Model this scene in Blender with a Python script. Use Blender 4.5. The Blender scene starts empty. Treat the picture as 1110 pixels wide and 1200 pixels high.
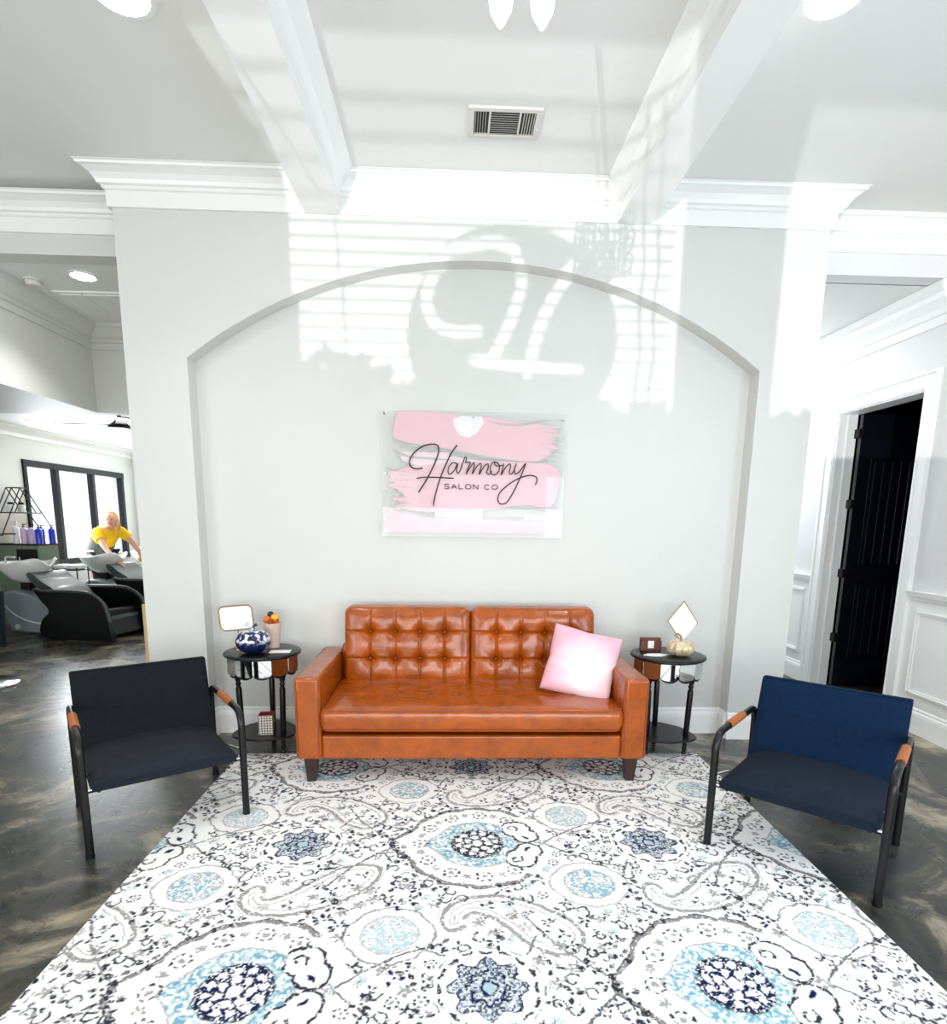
import bpy, bmesh, math, random
import numpy as np
from mathutils import Vector, Matrix
PI = math.pi
SC = bpy.context.scene
COL = SC.collection
random.seed(7)

# ------------------------------------------------------------------ colours and materials
def lin(c):
    return tuple(((v/255)/12.92 if v/255 <= .04045 else ((v/255+.055)/1.055)**2.4) for v in c)
def mat(name, rgb, rough=.6, metal=0, coat=0, bump=0, bscale=80, var=0, vscale=6, spec=.5, emis=None, estr=0, trans=0, rgb2=None, stretch=None, sheen=0):
    m = bpy.data.materials.new(name); m.use_nodes = True
    nt = m.node_tree; b = nt.nodes['Principled BSDF']; L = nt.links
    c = lin(rgb)
    b.inputs['Base Color'].default_value = (*c, 1)
    b.inputs['Roughness'].default_value = rough
    b.inputs['Metallic'].default_value = metal
    b.inputs['Coat Weight'].default_value = coat
    b.inputs['Coat Roughness'].default_value = .12
    b.inputs['Specular IOR Level'].default_value = spec
    b.inputs['Transmission Weight'].default_value = trans
    b.inputs['Sheen Weight'].default_value = sheen
    if emis:
        b.inputs['Emission Color'].default_value = (*lin(emis), 1); b.inputs['Emission Strength'].default_value = estr
    tc = nt.nodes.new('ShaderNodeTexCoord'); src = tc.outputs['Object']
    if stretch:
        mp = nt.nodes.new('ShaderNodeMapping'); mp.inputs['Scale'].default_value = stretch
        L.new(src, mp.inputs['Vector']); src = mp.outputs['Vector']
    if var or rgb2:
        n = nt.nodes.new('ShaderNodeTexNoise'); n.inputs['Scale'].default_value = vscale; n.inputs['Detail'].default_value = 6; n.inputs['Roughness'].default_value = .65
        r = nt.nodes.new('ShaderNodeValToRGB')
        r.color_ramp.elements[0].position = .3; r.color_ramp.elements[1].position = .7
        c2 = lin(rgb2) if rgb2 else tuple(v*(1-var) for v in c)
        r.color_ramp.elements[0].color = (*c2, 1); r.color_ramp.elements[1].color = (*(c if rgb2 else tuple(min(1, v*(1+var)) for v in c)), 1)
        L.new(src, n.inputs['Vector']); L.new(n.outputs['Fac'], r.inputs['Fac']); L.new(r.outputs['Color'], b.inputs['Base Color'])
    if bump:
        n2 = nt.nodes.new('ShaderNodeTexNoise'); n2.inputs['Scale'].default_value = bscale; n2.inputs['Detail'].default_value = 4
        bp = nt.nodes.new('ShaderNodeBump'); bp.inputs['Strength'].default_value = bump; bp.inputs['Distance'].default_value = .01
        L.new(src, n2.inputs['Vector']); L.new(n2.outputs['Fac'], bp.inputs['Height']); L.new(bp.outputs['Normal'], b.inputs['Normal'])
    return m
M = {}
M['wall'] = mat('wall_paint', (214,215,211), .5, var=.012, vscale=2)
M['niche'] = mat('niche_paint', (222,224,220), .45, var=.01, vscale=2)
M['ceil'] = mat('ceiling_paint', (234,235,232), .55)
M['trim'] = mat('white_trim_gloss', (244,245,243), .28, coat=.2)
M['hallwall'] = mat('hall_paint', (222,222,222), .5)
M['blackmetal'] = mat('black_metal', (12,13,15), .4, spec=.3)
M['blacktube'] = mat('black_tube', (10,11,14), .34, coat=.1, spec=.35)
M['blackwood'] = mat('black_lacquered_wood', (10,10,11), .3, spec=.4, bump=.1, bscale=30)
M['fabL'] = mat('charcoal_fabric', (24,28,34), .95, bump=.5, bscale=420, var=.18, vscale=60, spec=.2)
M['fabR'] = mat('navy_fabric', (6,34,62), .95, bump=.5, bscale=420, var=.18, vscale=60, spec=.2)
M['fabRs'] = mat('slate_fabric', (26,36,50), .95, bump=.5, bscale=420, var=.18, vscale=60, spec=.2)
M['fabLs'] = mat('grey_charcoal_fabric', (36,39,48), .95, bump=.5, bscale=420, var=.18, vscale=60, spec=.2)
M['leather'] = mat('cognac_leather', (162,76,9), .25, coat=.30, bump=.30, bscale=30, var=.26, vscale=9)
M['leather'].node_tree.nodes['Principled BSDF'].inputs['Coat Roughness'].default_value = .16
M['seam'] = mat('leather_seam', (150,64,22), .5)
M['wrap'] = mat('tan_leather_wrap', (170,98,46), .5, bump=.2, bscale=200)
M['darkwood'] = mat('dark_walnut', (48,26,18), .35, coat=.3, var=.2, vscale=20)
M['mirror'] = mat('mirror_glass', (235,238,240), .03, metal=1)
M['white'] = mat('white_paper', (248,248,246), .6)
M['gold'] = mat('gold_metal', (176,140,80), .3, metal=.9)
M['goldpump'] = mat('gilded_ceramic', (232,222,196), .3, coat=.4, rgb2=(180,150,92), vscale=22, metal=.25)
M['cup'] = mat('blush_ceramic', (214,188,172), .5)
M['brownwood'] = mat('brown_wood', (92,48,32), .45, var=.2, vscale=30, stretch=(1,1,6))
M['orange'] = mat('orange_skin', (232,110,24), .5); M['yellow'] = mat('golden_skin', (240,176,40), .45)
M['rust'] = mat('rust_leaf', (150,58,30), .7)
M['yellowpaper'] = mat('pale_yellow_paper', (226,228,150), .6)
M['redpaper'] = mat('crimson_lining', (150,24,44), .7)
M['chrome'] = mat('chrome', (215,218,220), .12, metal=1)
M['blackgloss'] = mat('black_vinyl', (8,9,9), .34, spec=.3)
M['vinylgray'] = mat('dark_grey_vinyl', (62,70,68), .4, coat=.2)
M['basin'] = mat('white_porcelain', (238,238,236), .15, coat=.5)
M['greyshell'] = mat('grey_plastic_shell', (132,144,150), .35)
M['paleshell'] = mat('pale_grey_stripe', (205,212,214), .4)
M['teal'] = mat('dark_teal_plastic', (44,62,68), .4)
M['skin'] = mat('skin', (222,168,140), .5)
M['hair'] = mat('blonde_hair', (206,160,104), .6, var=.3, vscale=60, stretch=(1,1,.2))
M['shirt'] = mat('yellow_cotton', (240,190,14), .85)
M['apron'] = mat('grey_apron_cloth', (84,90,90), .85)
M['cape'] = mat('navy_cape', (20,26,52), .6)
M['pants'] = mat('dark_trousers', (36,36,40), .85)
M['lips'] = mat('lips', (176,80,76), .5); M['eye'] = mat('dark_eye', (40,30,26), .3)
M['blueplastic'] = mat('blue_bottle', (30,50,196), .3, coat=.3)
M['lilac'] = mat('lilac_bottle', (206,180,212), .3, coat=.3)
M['whiteplastic'] = mat('white_plastic', (236,238,238), .35)
M['greencab'] = mat('sage_green_paint', (106,124,104), .5)
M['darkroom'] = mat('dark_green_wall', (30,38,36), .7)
M['doorblack'] = mat('black_door_paint', (14,16,24), .22, coat=.5)
M['vent'] = mat('vent_enamel', (214,212,206), .4); M['ventdark'] = mat('vent_shade', (52,52,46), .9)
M['beige'] = mat('pale_pine', (214,186,140), .6, var=.1, vscale=14, stretch=(6,6,.6))
M['shrub'] = mat('shrub_leaf', (52,84,40), .7); M['planter'] = mat('planter_clay', (150,120,100), .8)
M['bulb'] = mat('bulb_glow', (255,250,240), .3, emis=(255,244,232), estr=14)
M['can'] = mat('can_lamp_glow', (255,255,255), .3, emis=(255,252,248), estr=26)
M['crystal'] = mat('chandelier_iron', (60,56,52), .4, metal=.6)
M['ink'] = mat('black_lettering', (16,16,20), .4)
M['inkgrey'] = mat('pale_grey_print', (176,176,172), .6)
M['decal'] = mat('vinyl_decal', (60,60,62), .6)
M['outside'] = mat('pale_brick', (200,206,210), .8, var=.05)
M['pinkstroke'] = mat('pink_paint', (244,196,208), .35, var=.035, vscale=5, stretch=(.5,1,6))
M['palepink'] = mat('pale_pink_paint', (250,224,230), .35, var=.03, vscale=5, stretch=(.5,1,6))
M['greystroke'] = mat('silver_grey_paint', (190,188,186), .45, var=.12, vscale=18, stretch=(.4,1,8))
M['whitestroke'] = mat('white_paint_stroke', (248,244,244), .4)

def box_node_mat():
    m = bpy.data.materials.new('white_box_lattice'); m.use_nodes = True; nt = m.node_tree; b = nt.nodes['Principled BSDF']; L = nt.links
    tc = nt.nodes.new('ShaderNodeTexCoord'); mp = nt.nodes.new('ShaderNodeMapping'); mp.inputs['Rotation'].default_value = (0,0,0)
    vo = nt.nodes.new('ShaderNodeTexVoronoi'); vo.feature = 'DISTANCE_TO_EDGE'; vo.inputs['Scale'].default_value = 62; vo.inputs['Randomness'].default_value = 0.15
    r = nt.nodes.new('ShaderNodeValToRGB'); r.color_ramp.interpolation = 'CONSTANT'; r.color_ramp.elements[0].color = (*lin((96,84,76)),1); r.color_ramp.elements[1].position = .13; r.color_ramp.elements[1].color = (*lin((240,232,222)),1)
    L.new(tc.outputs['Object'], mp.inputs['Vector']); L.new(mp.outputs['Vector'], vo.inputs['Vector']); L.new(vo.outputs['Distance'], r.inputs['Fac']); L.new(r.outputs['Color'], b.inputs['Base Color'])
    b.inputs['Roughness'].default_value = .6
    return m
M['lattice'] = box_node_mat()

def pumpkin_mat():                      # cobalt glaze below, white brush flecks over the shoulder
    m = bpy.data.materials.new('cobalt_glaze'); m.use_nodes = True; nt = m.node_tree; b = nt.nodes['Principled BSDF']; L = nt.links
    tc = nt.nodes.new('ShaderNodeTexCoord'); n = nt.nodes.new('ShaderNodeTexVoronoi'); n.inputs['Scale'].default_value = 46; n.feature = 'SMOOTH_F1'
    n2 = nt.nodes.new('ShaderNodeTexNoise'); n2.inputs['Scale'].default_value = 40
    r = nt.nodes.new('ShaderNodeValToRGB'); r.color_ramp.elements[0].position = .49; r.color_ramp.elements[1].position = .53
    r.color_ramp.elements[0].color = (0,0,0,1); r.color_ramp.elements[1].color = (1,1,1,1)
    sx = nt.nodes.new('ShaderNodeSeparateXYZ'); mr = nt.nodes.new('ShaderNodeMapRange'); mr.inputs['From Min'].default_value = .060; mr.inputs['From Max'].default_value = .085
    mu = nt.nodes.new('ShaderNodeMath'); mu.operation = 'MULTIPLY'
    mx = nt.nodes.new('ShaderNodeMix'); mx.data_type = 'RGBA'; mx.inputs[6].default_value = (*lin((18,26,72)),1); mx.inputs[7].default_value = (*lin((226,228,240)),1)
    L.new(tc.outputs['Object'], n2.inputs['Vector']); L.new(n2.outputs['Fac'], r.inputs['Fac'])
    L.new(tc.outputs['Object'], sx.inputs['Vector']); L.new(sx.outputs['Z'], mr.inputs['Value'])
    L.new(mr.outputs['Result'], mu.inputs[0]); L.new(r.outputs['Color'], mu.inputs[1]); L.new(mu.outputs[0], mx.inputs[0]); L.new(mx.outputs[2], b.inputs['Base Color'])
    b.inputs['Roughness'].default_value = .12; b.inputs['Coat Weight'].default_value = .5
    return m
M['cobalt'] = pumpkin_mat()

def floor_mat():
    m = bpy.data.materials.new('stained_polished_concrete'); m.use_nodes = True; nt = m.node_tree; b = nt.nodes['Principled BSDF']; L = nt.links
    N = nt.nodes.new
    tc = N('ShaderNodeTexCoord')
    n1 = N('ShaderNodeTexNoise'); n1.inputs['Scale'].default_value = 1.5; n1.inputs['Detail'].default_value = 10; n1.inputs['Roughness'].default_value = .68; n1.inputs['Distortion'].default_value = .9
    n2 = N('ShaderNodeTexNoise'); n2.inputs['Scale'].default_value = 7; n2.inputs['Detail'].default_value = 12; n2.inputs['Roughness'].default_value = .75; n2.inputs['Distortion'].default_value = .6
    r1 = N('ShaderNodeValToRGB'); e = r1.color_ramp.elements
    e[0].position = .39; e[0].color = (*lin((24,32,33)),1); e[1].position = .64; e[1].color = (*lin((172,162,142)),1)
    q = r1.color_ramp.elements.new(.5); q.color = (*lin((64,62,55)),1)
    r2 = N('ShaderNodeValToRGB'); r2.color_ramp.elements[0].position = .3; r2.color_ramp.elements[0].color = (.35,.36,.36,1); r2.color_ramp.elements[1].position = .68; r2.color_ramp.elements[1].color = (1.35,1.3,1.22,1)
    mx = N('ShaderNodeMix'); mx.data_type = 'RGBA'; mx.blend_type = 'MULTIPLY'; mx.inputs[0].default_value = .85
    for n in (n1, n2): L.new(tc.outputs['Object'], n.inputs['Vector'])
    L.new(n1.outputs['Fac'], r1.inputs['Fac']); L.new(n2.outputs['Fac'], r2.inputs['Fac']); L.new(r1.outputs['Color'], mx.inputs[6]); L.new(r2.outputs['Color'], mx.inputs[7])
    # saw cuts
    sp = N('ShaderNodeSeparateXYZ'); L.new(tc.outputs['Object'], sp.inputs['Vector'])
    last = None
    for ax, val in (('X',-2.40),('Y',6.56),('X',2.17),('Y',7.9),('Y',9.6),('X',-5.0)):
        s = N('ShaderNodeMath'); s.operation = 'SUBTRACT'; s.inputs[1].default_value = val; L.new(sp.outputs[ax], s.inputs[0])
        a = N('ShaderNodeMath'); a.operation = 'ABSOLUTE'; L.new(s.outputs[0], a.inputs[0])
        c = N('ShaderNodeMath'); c.operation = 'LESS_THAN'; c.inputs[1].default_value = .0045 if val in (-2.40,2.17) else .02; L.new(a.outputs[0], c.inputs[0])
        if last:
            k = N('ShaderNodeMath'); k.operation = 'MAXIMUM'; L.new(last, k.inputs[0]); L.new(c.outputs[0], k.inputs[1]); last = k.outputs[0]
        else: last = c.outputs[0]
    m2 = N('ShaderNodeMix'); m2.data_type = 'RGBA'; m2.inputs[7].default_value = (*lin((16,18,18)),1)
    L.new(last, m2.inputs[0]); L.new(mx.outputs[2], m2.inputs[6]); L.new(m2.outputs[2], b.inputs['Base Color'])
    rr = N('ShaderNodeMapRange'); rr.inputs['To Min'].default_value = .16; rr.inputs['To Max'].default_value = .42; L.new(n2.outputs['Fac'], rr.inputs['Value']); L.new(rr.outputs['Result'], b.inputs['Roughness'])
    b.inputs['Specular IOR Level'].default_value = .6
    bp = N('ShaderNodeBump'); bp.inputs['Strength'].default_value = .12; bp.inputs['Distance'].default_value = .01; L.new(n2.outputs['Fac'], bp.inputs['Height']); L.new(bp.outputs['Normal'], b.inputs['Normal'])
    return m
M['floor'] = floor_mat()

def glass_mat(name, op=.08, tint=(235,240,240), rough=.02):
    m = bpy.data.materials.new(name); m.use_nodes = True; nt = m.node_tree; nt.nodes.clear(); L = nt.links; N = nt.nodes.new
    o = N('ShaderNodeOutputMaterial'); t = N('ShaderNodeBsdfTransparent'); g = N('ShaderNodeBsdfGlossy'); g.inputs['Roughness'].default_value = rough
    d = N('ShaderNodeBsdfDiffuse'); d.inputs['Color'].default_value = (*lin(tint),1)
    f = N('ShaderNodeFresnel'); f.inputs['IOR'].default_value = 1.5
    a = N('ShaderNodeMixShader'); a.inputs[0].default_value = op; c = N('ShaderNodeMixShader')
    L.new(t.outputs[0], a.inputs[1]); L.new(d.outputs[0], a.inputs[2]); ge = N('ShaderNodeNewGeometry'); iv = N('ShaderNodeMath'); iv.operation = 'SUBTRACT'; iv.inputs[0].default_value = 1; mu = N('ShaderNodeMath'); mu.operation = 'MULTIPLY'; L.new(ge.outputs['Backfacing'], iv.inputs[1]); L.new(iv.outputs[0], mu.inputs[0]); L.new(f.outputs[0], mu.inputs[1]); L.new(mu.outputs[0], c.inputs[0]); L.new(a.outputs[0], c.inputs[1]); L.new(g.outputs[0], c.inputs[2]); L.new(c.outputs[0], o.inputs['Surface'])
    return m
M['acrylic'] = glass_mat('clear_acrylic', .12, (226,230,228))
M['glass'] = glass_mat('window_glass', .0)

def pillow_mat():
    m = mat('pink_tie_dye_velvet', (250,240,244), .75, sheen=.4)
    nt = m.node_tree; b = nt.nodes['Principled BSDF']; L = nt.links; N = nt.nodes.new
    tc = N('ShaderNodeTexCoord'); n = N('ShaderNodeTexNoise'); n.inputs['Scale'].default_value = 5; n.inputs['Detail'].default_value = 4
    vm = N('ShaderNodeVectorMath'); vm.operation = 'DISTANCE'; vm.inputs[1].default_value = (.04, 0, -.06)
    ad = N('ShaderNodeMath'); ad.operation = 'MULTIPLY_ADD'; ad.inputs[1].default_value = .16
    r = N('ShaderNodeValToRGB'); r.color_ramp.elements[0].position = .15; r.color_ramp.elements[0].color = (*lin((250,240,244)),1); r.color_ramp.elements[1].position = .31; r.color_ramp.elements[1].color = (*lin((240,178,194)),1)
    L.new(tc.outputs['Object'], n.inputs['Vector']); L.new(tc.outputs['Object'], vm.inputs[0]); L.new(n.outputs['Fac'], ad.inputs[0]); L.new(vm.outputs['Value'], ad.inputs[2]); L.new(ad.outputs[0], r.inputs['Fac']); L.new(r.outputs['Color'], b.inputs['Base Color'])
    return m
M['pillow'] = pillow_mat()

def rug_mat():
    m = bpy.data.materials.new('woven_rug_pile'); m.use_nodes = True; nt = m.node_tree; b = nt.nodes['Principled BSDF']; L = nt.links; N = nt.nodes.new
    a = N('ShaderNodeAttribute'); a.attribute_name = 'weave'; L.new(a.outputs['Color'], b.inputs['Base Color'])
    b.inputs['Roughness'].default_value = .95; b.inputs['Specular IOR Level'].default_value = .1
    tc = N('ShaderNodeTexCoord'); n = N('ShaderNodeTexNoise'); n.inputs['Scale'].default_value = 260; bp = N('ShaderNodeBump'); bp.inputs['Strength'].default_value = .35; bp.inputs['Distance'].default_value = .004
    L.new(tc.outputs['Object'], n.inputs['Vector']); L.new(n.outputs['Fac'], bp.inputs['Height']); L.new(bp.outputs['Normal'], b.inputs['Normal'])
    return m
M['rug'] = rug_mat()
M['rugedge'] = mat('rug_binding', (226,222,214), .95)

# ------------------------------------------------------------------ mesh helpers
class MB:
    def __init__(s): s.v = []; s.f = []
    def add(s, vs, fs):
        o = len(s.v); s.v += [tuple(p) for p in vs]; s.f += [tuple(i+o for i in f) for f in fs]; return s
    def box(s, x0, x1, y0, y1, z0, z1):
        return s.add([(x0,y0,z0),(x1,y0,z0),(x1,y1,z0),(x0,y1,z0),(x0,y0,z1),(x1,y0,z1),(x1,y1,z1),(x0,y1,z1)],
                     [(0,3,2,1),(4,5,6,7),(0,1,5,4),(1,2,6,5),(2,3,7,6),(3,0,4,7)])
    def prism(s, pts, axis, a, b):           # closed outline of (u,v) extruded along an axis
        n = len(pts)
        def P(u, v, w): return {'x': (w,u,v), 'y': (u,w,v), 'z': (u,v,w)}[axis]
        vs = [P(u,v,a) for u,v in pts] + [P(u,v,b) for u,v in pts]
        fs = [tuple(range(n))[::-1], tuple(range(n,2*n))] + [(i,(i+1)%n,n+(i+1)%n,n+i) for i in range(n)]
        return s.add(vs, fs)
    def tube(s, path, r, seg=12, cap=True):
        P = [Vector(p) for p in path]; n = len(P); R = r if isinstance(r, (list, tuple)) else [r]*n
        vs = []; up = None
        for i in range(n):
            t = (P[min(i+1,n-1)] - P[max(i-1,0)]).normalized()
            if up is None:
                up = Vector((0,0,1)) if abs(t.z) < .9 else Vector((1,0,0))
            u = (up - t*up.dot(t)).normalized(); w = t.cross(u); up = u
            for k in range(seg):
                a = 2*PI*k/seg; vs.append(P[i] + (u*math.cos(a) + w*math.sin(a))*R[i])
        fs = [(i*seg+k, i*seg+(k+1)%seg, (i+1)*seg+(k+1)%seg, (i+1)*seg+k) for i in range(n-1) for k in range(seg)]
        if cap: fs += [tuple(range(seg))[::-1], tuple((n-1)*seg+k for k in range(seg))]
        return s.add(vs, fs)
    def lathe(s, prof, c=(0,0,0), seg=32, fn=None, ring=False):
        n = len(prof); vs = []
        for r, z in prof:
            for k in range(seg):
                a = 2*PI*k/seg; q = r*(fn(a, z) if fn else 1); vs.append((c[0]+q*math.cos(a), c[1]+q*math.sin(a), c[2]+z))
        fs = [(i*seg+k, i*seg+(k+1)%seg, (i+1)*seg+(k+1)%seg, (i+1)*seg+k) for i in range(n-1) for k in range(seg)]
        if ring: fs += [((n-1)*seg+k, (n-1)*seg+(k+1)%seg, (k+1)%seg, k) for k in range(seg)]
        else: fs += [tuple(range(seg))[::-1], tuple((n-1)*seg+k for k in range(seg))]
        return s.add(vs, fs)
    def ball(s, c, r, seg=16, sc=(1,1,1)):
        prof = [(math.sin(PI*i/10), -math.cos(PI*i/10)) for i in range(11)]
        vs = []
        for a, z in prof:
            a = max(a, .01)
            for k in range(seg):
                t = 2*PI*k/seg; vs.append((c[0]+r*sc[0]*a*math.cos(t), c[1]+r*sc[1]*a*math.sin(t), c[2]+r*sc[2]*z))
        fs = [(i*seg+k, i*seg+(k+1)%seg, (i+1)*seg+(k+1)%seg, (i+1)*seg+k) for i in range(10) for k in range(seg)]
        fs += [tuple(range(seg))[::-1], tuple(10*seg+k for k in range(seg))]
        return s.add(vs, fs)
    def sweep(s, path, prof, closed=False):   # plan path, profile (d outwards to the LEFT of travel, z)
        P = [Vector(p) for p in path]; n = len(P); vs = []; m = len(prof)
        for i in range(n):
            a = P[i-1] if (i > 0 or closed) else None; b = P[(i+1) % n] if (i < n-1 or closed) else None
            d1 = (P[i]-a).normalized() if a is not None else None; d2 = (b-P[i]).normalized() if b is not None else None
            n1 = Vector((-d1.y, d1.x)) if d1 else None; n2 = Vector((-d2.y, d2.x)) if d2 else None
            if n1 and n2:
                q = (n1+n2); q = q/ (q.dot(n1))
            else: q = n1 or n2
            for d, z in prof: vs.append((P[i].x+q.x*d, P[i].y+q.y*d, z))
        seq = range(n if closed else n-1)
        fs = [(i*m+k, ((i+1)%n)*m+k, ((i+1)%n)*m+(k+1)%m, i*m+(k+1)%m) for i in seq for k in range(m)]
        if not closed: fs += [tuple(range(m)), tuple((n-1)*m+k for k in range(m))[::-1]]
        return s.add(vs, fs)
    def obj(s, name, m, parent=None, smooth=False, bevel=0, kind=None, label=None, sub=0, ang=None):
        me = bpy.data.meshes.new(name); me.from_pydata(s.v, [], s.f); me.validate(); me.update()
        bm = bmesh.new(); bm.from_mesh(me); bmesh.ops.recalc_face_normals(bm, faces=bm.faces[:]); bm.to_mesh(me); bm.free()
        me.materials.append(M[m] if isinstance(m, str) else m)
        if smooth:
            me.polygons.foreach_set('use_smooth', [True]*len(me.polygons))
            if ang is not False: me.set_sharp_from_angle(angle=math.radians(ang or 40))
        o = bpy.data.objects.new(name, me); COL.objects.link(o)
        if parent: o.parent = parent
        if bevel:
            b = o.modifiers.new('bevel', 'BEVEL'); b.width = bevel; b.segments = 3; b.limit_method = 'ANGLE'
        if sub:
            b = o.modifiers.new('sub', 'SUBSURF'); b.levels = sub; b.render_levels = sub
        if kind: o['kind'] = kind
        if label: o['label'] = label
        return o
def tag(o, label, cat, group=None, kind=None):
    o['label'] = label; o['category'] = cat
    if group: o['group'] = group
    if kind: o['kind'] = kind
    return o
def empty(name, loc, label, cat, rz=0, group=None):
    o = bpy.data.objects.new(name, None); COL.objects.link(o); o.location = loc; o.rotation_euler = (0,0,rz); o.empty_display_size = .1
    return tag(o, label, cat, group)
def copy_tree(o, parent=None):
    c = o.copy(); COL.objects.link(c)
    if parent: c.parent = parent
    for ch in list(o.children): copy_tree(ch, c)
    return c
def struct(name, mb, m, **k): return mb.obj(name, m, kind='structure', **k)
def cr(pts, n=8):                              # Catmull-Rom
    P = [pts[0]] + list(pts) + [pts[-1]]; out = []
    for i in range(1, len(P)-2):
        for k in range(n):
            t = k/n; out.append(tuple(.5*((2*P[i][j]) + (-P[i-1][j]+P[i+1][j])*t + (2*P[i-1][j]-5*P[i][j]+4*P[i+1][j]-P[i+2][j])*t*t + (-P[i-1][j]+3*P[i][j]-3*P[i+1][j]+P[i+2][j])*t**3) for j in range(len(P[0]))))
    out.append(tuple(pts[-1])); return out
def fillet(pts, r, n=8):                       # 3D polyline with rounded corners
    P = [Vector(p) for p in pts]; out = [P[0]]
    for i in range(1, len(P)-1):
        a = (P[i-1]-P[i]); b = (P[i+1]-P[i]); rr = min(r, a.length*.49, b.length*.49); A = P[i]+a.normalized()*rr; B = P[i]+b.normalized()*rr
        for k in range(n+1):
            t = k/n; out.append(A*(1-t)**2 + P[i]*2*t*(1-t) + B*t*t)
    out.append(P[-1]); return out

# ------------------------------------------------------------------ the setting
ZC = 3.37; YW = 3.85; YN = 3.97; XL, XR = -1.955, 2.25; YH = 4.12; XRW = 3.31
struct('floor', MB().box(-6.2, 6.2, -1.8, 12.0, -.1, 0), 'floor')
struct('ceiling', MB().box(-6.2, 3.4, -1.8, 4.14, ZC, ZC+.1), 'ceil')
struct('ceiling', MB().box(-3.11, XL+.3, 4.25, 5.6, 3.04, 3.12), 'ceil')          # tray of the left room
struct('ceiling', MB().box(-6.2, XL+.3, 5.7, 12.0, 2.64, 2.74), 'ceil')           # salon
struct('ceiling', MB().box(XR-.3, 3.4, 4.25, 9.0, 3.05, 3.15), 'ceil')           # hall
# central wall with the arched niche
def arch_pts(n=40):
    xa, xb, zs, R, cx, cz = -1.59, 1.895, 2.385, 2.92, .152, .03
    a0 = math.acos((xb-cx)/R); a1 = math.acos((xa-cx)/R); cz = zs - R*math.sin(a0)
    return [(cx+R*math.cos(a0+(a1-a0)*i/n), cz+R*math.sin(a0+(a1-a0)*i/n)) for i in range(n+1)]
ap = arch_pts()
mb = MB()
xa, xb = ap[-1][0], ap[0][0]
top = [(xb, 3.37)] + [(xa, 3.37)]
# front skin as columns above the arch
for i in range(len(ap)-1):
    (x0,z0), (x1,z1) = ap[i], ap[i+1]
    mb.add([(x0,YW,z0),(x1,YW,z1),(x1,YW,ZC),(x0,YW,ZC),(x0,YN,z0),(x1,YN,z1)], [(0,1,2,3),(0,4,5,1)])
xa0, xb0 = -1.585, 1.885
mb.add([(XL,YW,0),(xa0,YW,0),(xa,YW,ap[-1][1]),(xa,YW,ZC),(XL,YW,ZC)], [(0,1,2,3,4)])
mb.add([(XR,YW,0),(xb0,YW,0),(xb,YW,ap[0][1]),(xb,YW,ZC),(XR,YW,ZC)], [(4,3,2,1,0)])
mb.add([(xa0,YW,0),(xa0,YN,0),(xa,YN,ap[-1][1]),(xa,YW,ap[-1][1])], [(0,1,2,3)])
mb.add([(xb0,YW,0),(xb0,YN,0),(xb,YN,ap[0][1]),(xb,YW,ap[0][1])], [(3,2,1,0)])
mb.add([(xa0,YN,0),(xb0,YN,0)] + [(x,YN,z) for x,z in ap], [tuple([0,1]+[2+i for i in range(len(ap))])])
mb.add([(XL,YW,0),(XL,4.5,0),(XL,4.5,ZC),(XL,YW,ZC)], [(0,1,2,3)])
mb.add([(XR,YW,0),(XR,4.5,0),(XR,4.5,ZC),(XR,YW,ZC)], [(3,2,1,0)])
mb.add([(XL,4.5,0),(XR,4.5,0),(XR,4.5,ZC),(XL,4.5,ZC)], [(3,2,1,0)])
o = mb.obj('wall_center', 'wall', kind='structure')
# headers over the two openings
struct('wall_left_header', MB().box(-6.2, XL, YH, YH+.14, 3.03, ZC), 'wall')
struct('wall_right_header', MB().box(XR, 3.31, YH, YH+.14, 3.05, ZC), 'hallwall')
# bulkheads of the left room
struct('wall_left_bulkhead', MB().box(-6.2, -3.11, YH+.14, 5.7, 2.335, 3.2), 'wall')
struct('wall_back_bulkhead', MB().box(-3.109, XL+.3, 5.58, 5.7, 2.335, 3.2), 'wall')
# outer walls
struct('wall_left_front', MB().box(-6.2, -6.0, -1.8, 4.3, 0, ZC), 'wall')
mb = MB(); mb.box(-6.2,-6.0,4.3,8.82,0,2.7); mb.box(-6.2,-6.0,11.36,12.0,0,2.7); mb.box(-6.2,-6.0,8.82,11.36,0,.72); mb.box(-6.2,-6.0,8.82,11.36,2.2,2.7)
struct('wall_left', mb, 'wall')
struct('wall_back', MB().box(-6.2, XL+.3, 11.75, 11.9, 0, 2.7), 'wall')
struct('wall_salon_right', MB().box(XL+.16, XL+.3, 4.52, 11.75, 0, 3.1), 'wall')
# hall and the dark room beyond the right wall
mb = MB(); mb.box(XRW, XRW+.15, -1.8, 4.28, 0, ZC); mb.box(XRW, XRW+.15, 5.24, 9.0, 0, 3.1); mb.box(XRW, XRW+.15, 4.28, 5.24, 2.4, ZC)
struct('wall_right', mb, 'hallwall')
struct('wall_hall_end', MB().box(XR-.3, XRW, 8.9, 9.0, 0, 3.1), 'hallwall')
struct('wall_hall_left', MB().box(XR-.3, XR-.2, 4.52, 8.9, 0, 3.1), 'hallwall')
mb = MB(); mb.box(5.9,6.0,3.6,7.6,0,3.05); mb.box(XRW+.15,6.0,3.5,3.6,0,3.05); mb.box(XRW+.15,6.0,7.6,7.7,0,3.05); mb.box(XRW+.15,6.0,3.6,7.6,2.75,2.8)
struct('wall_dark_room', mb, 'darkroom')
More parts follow.
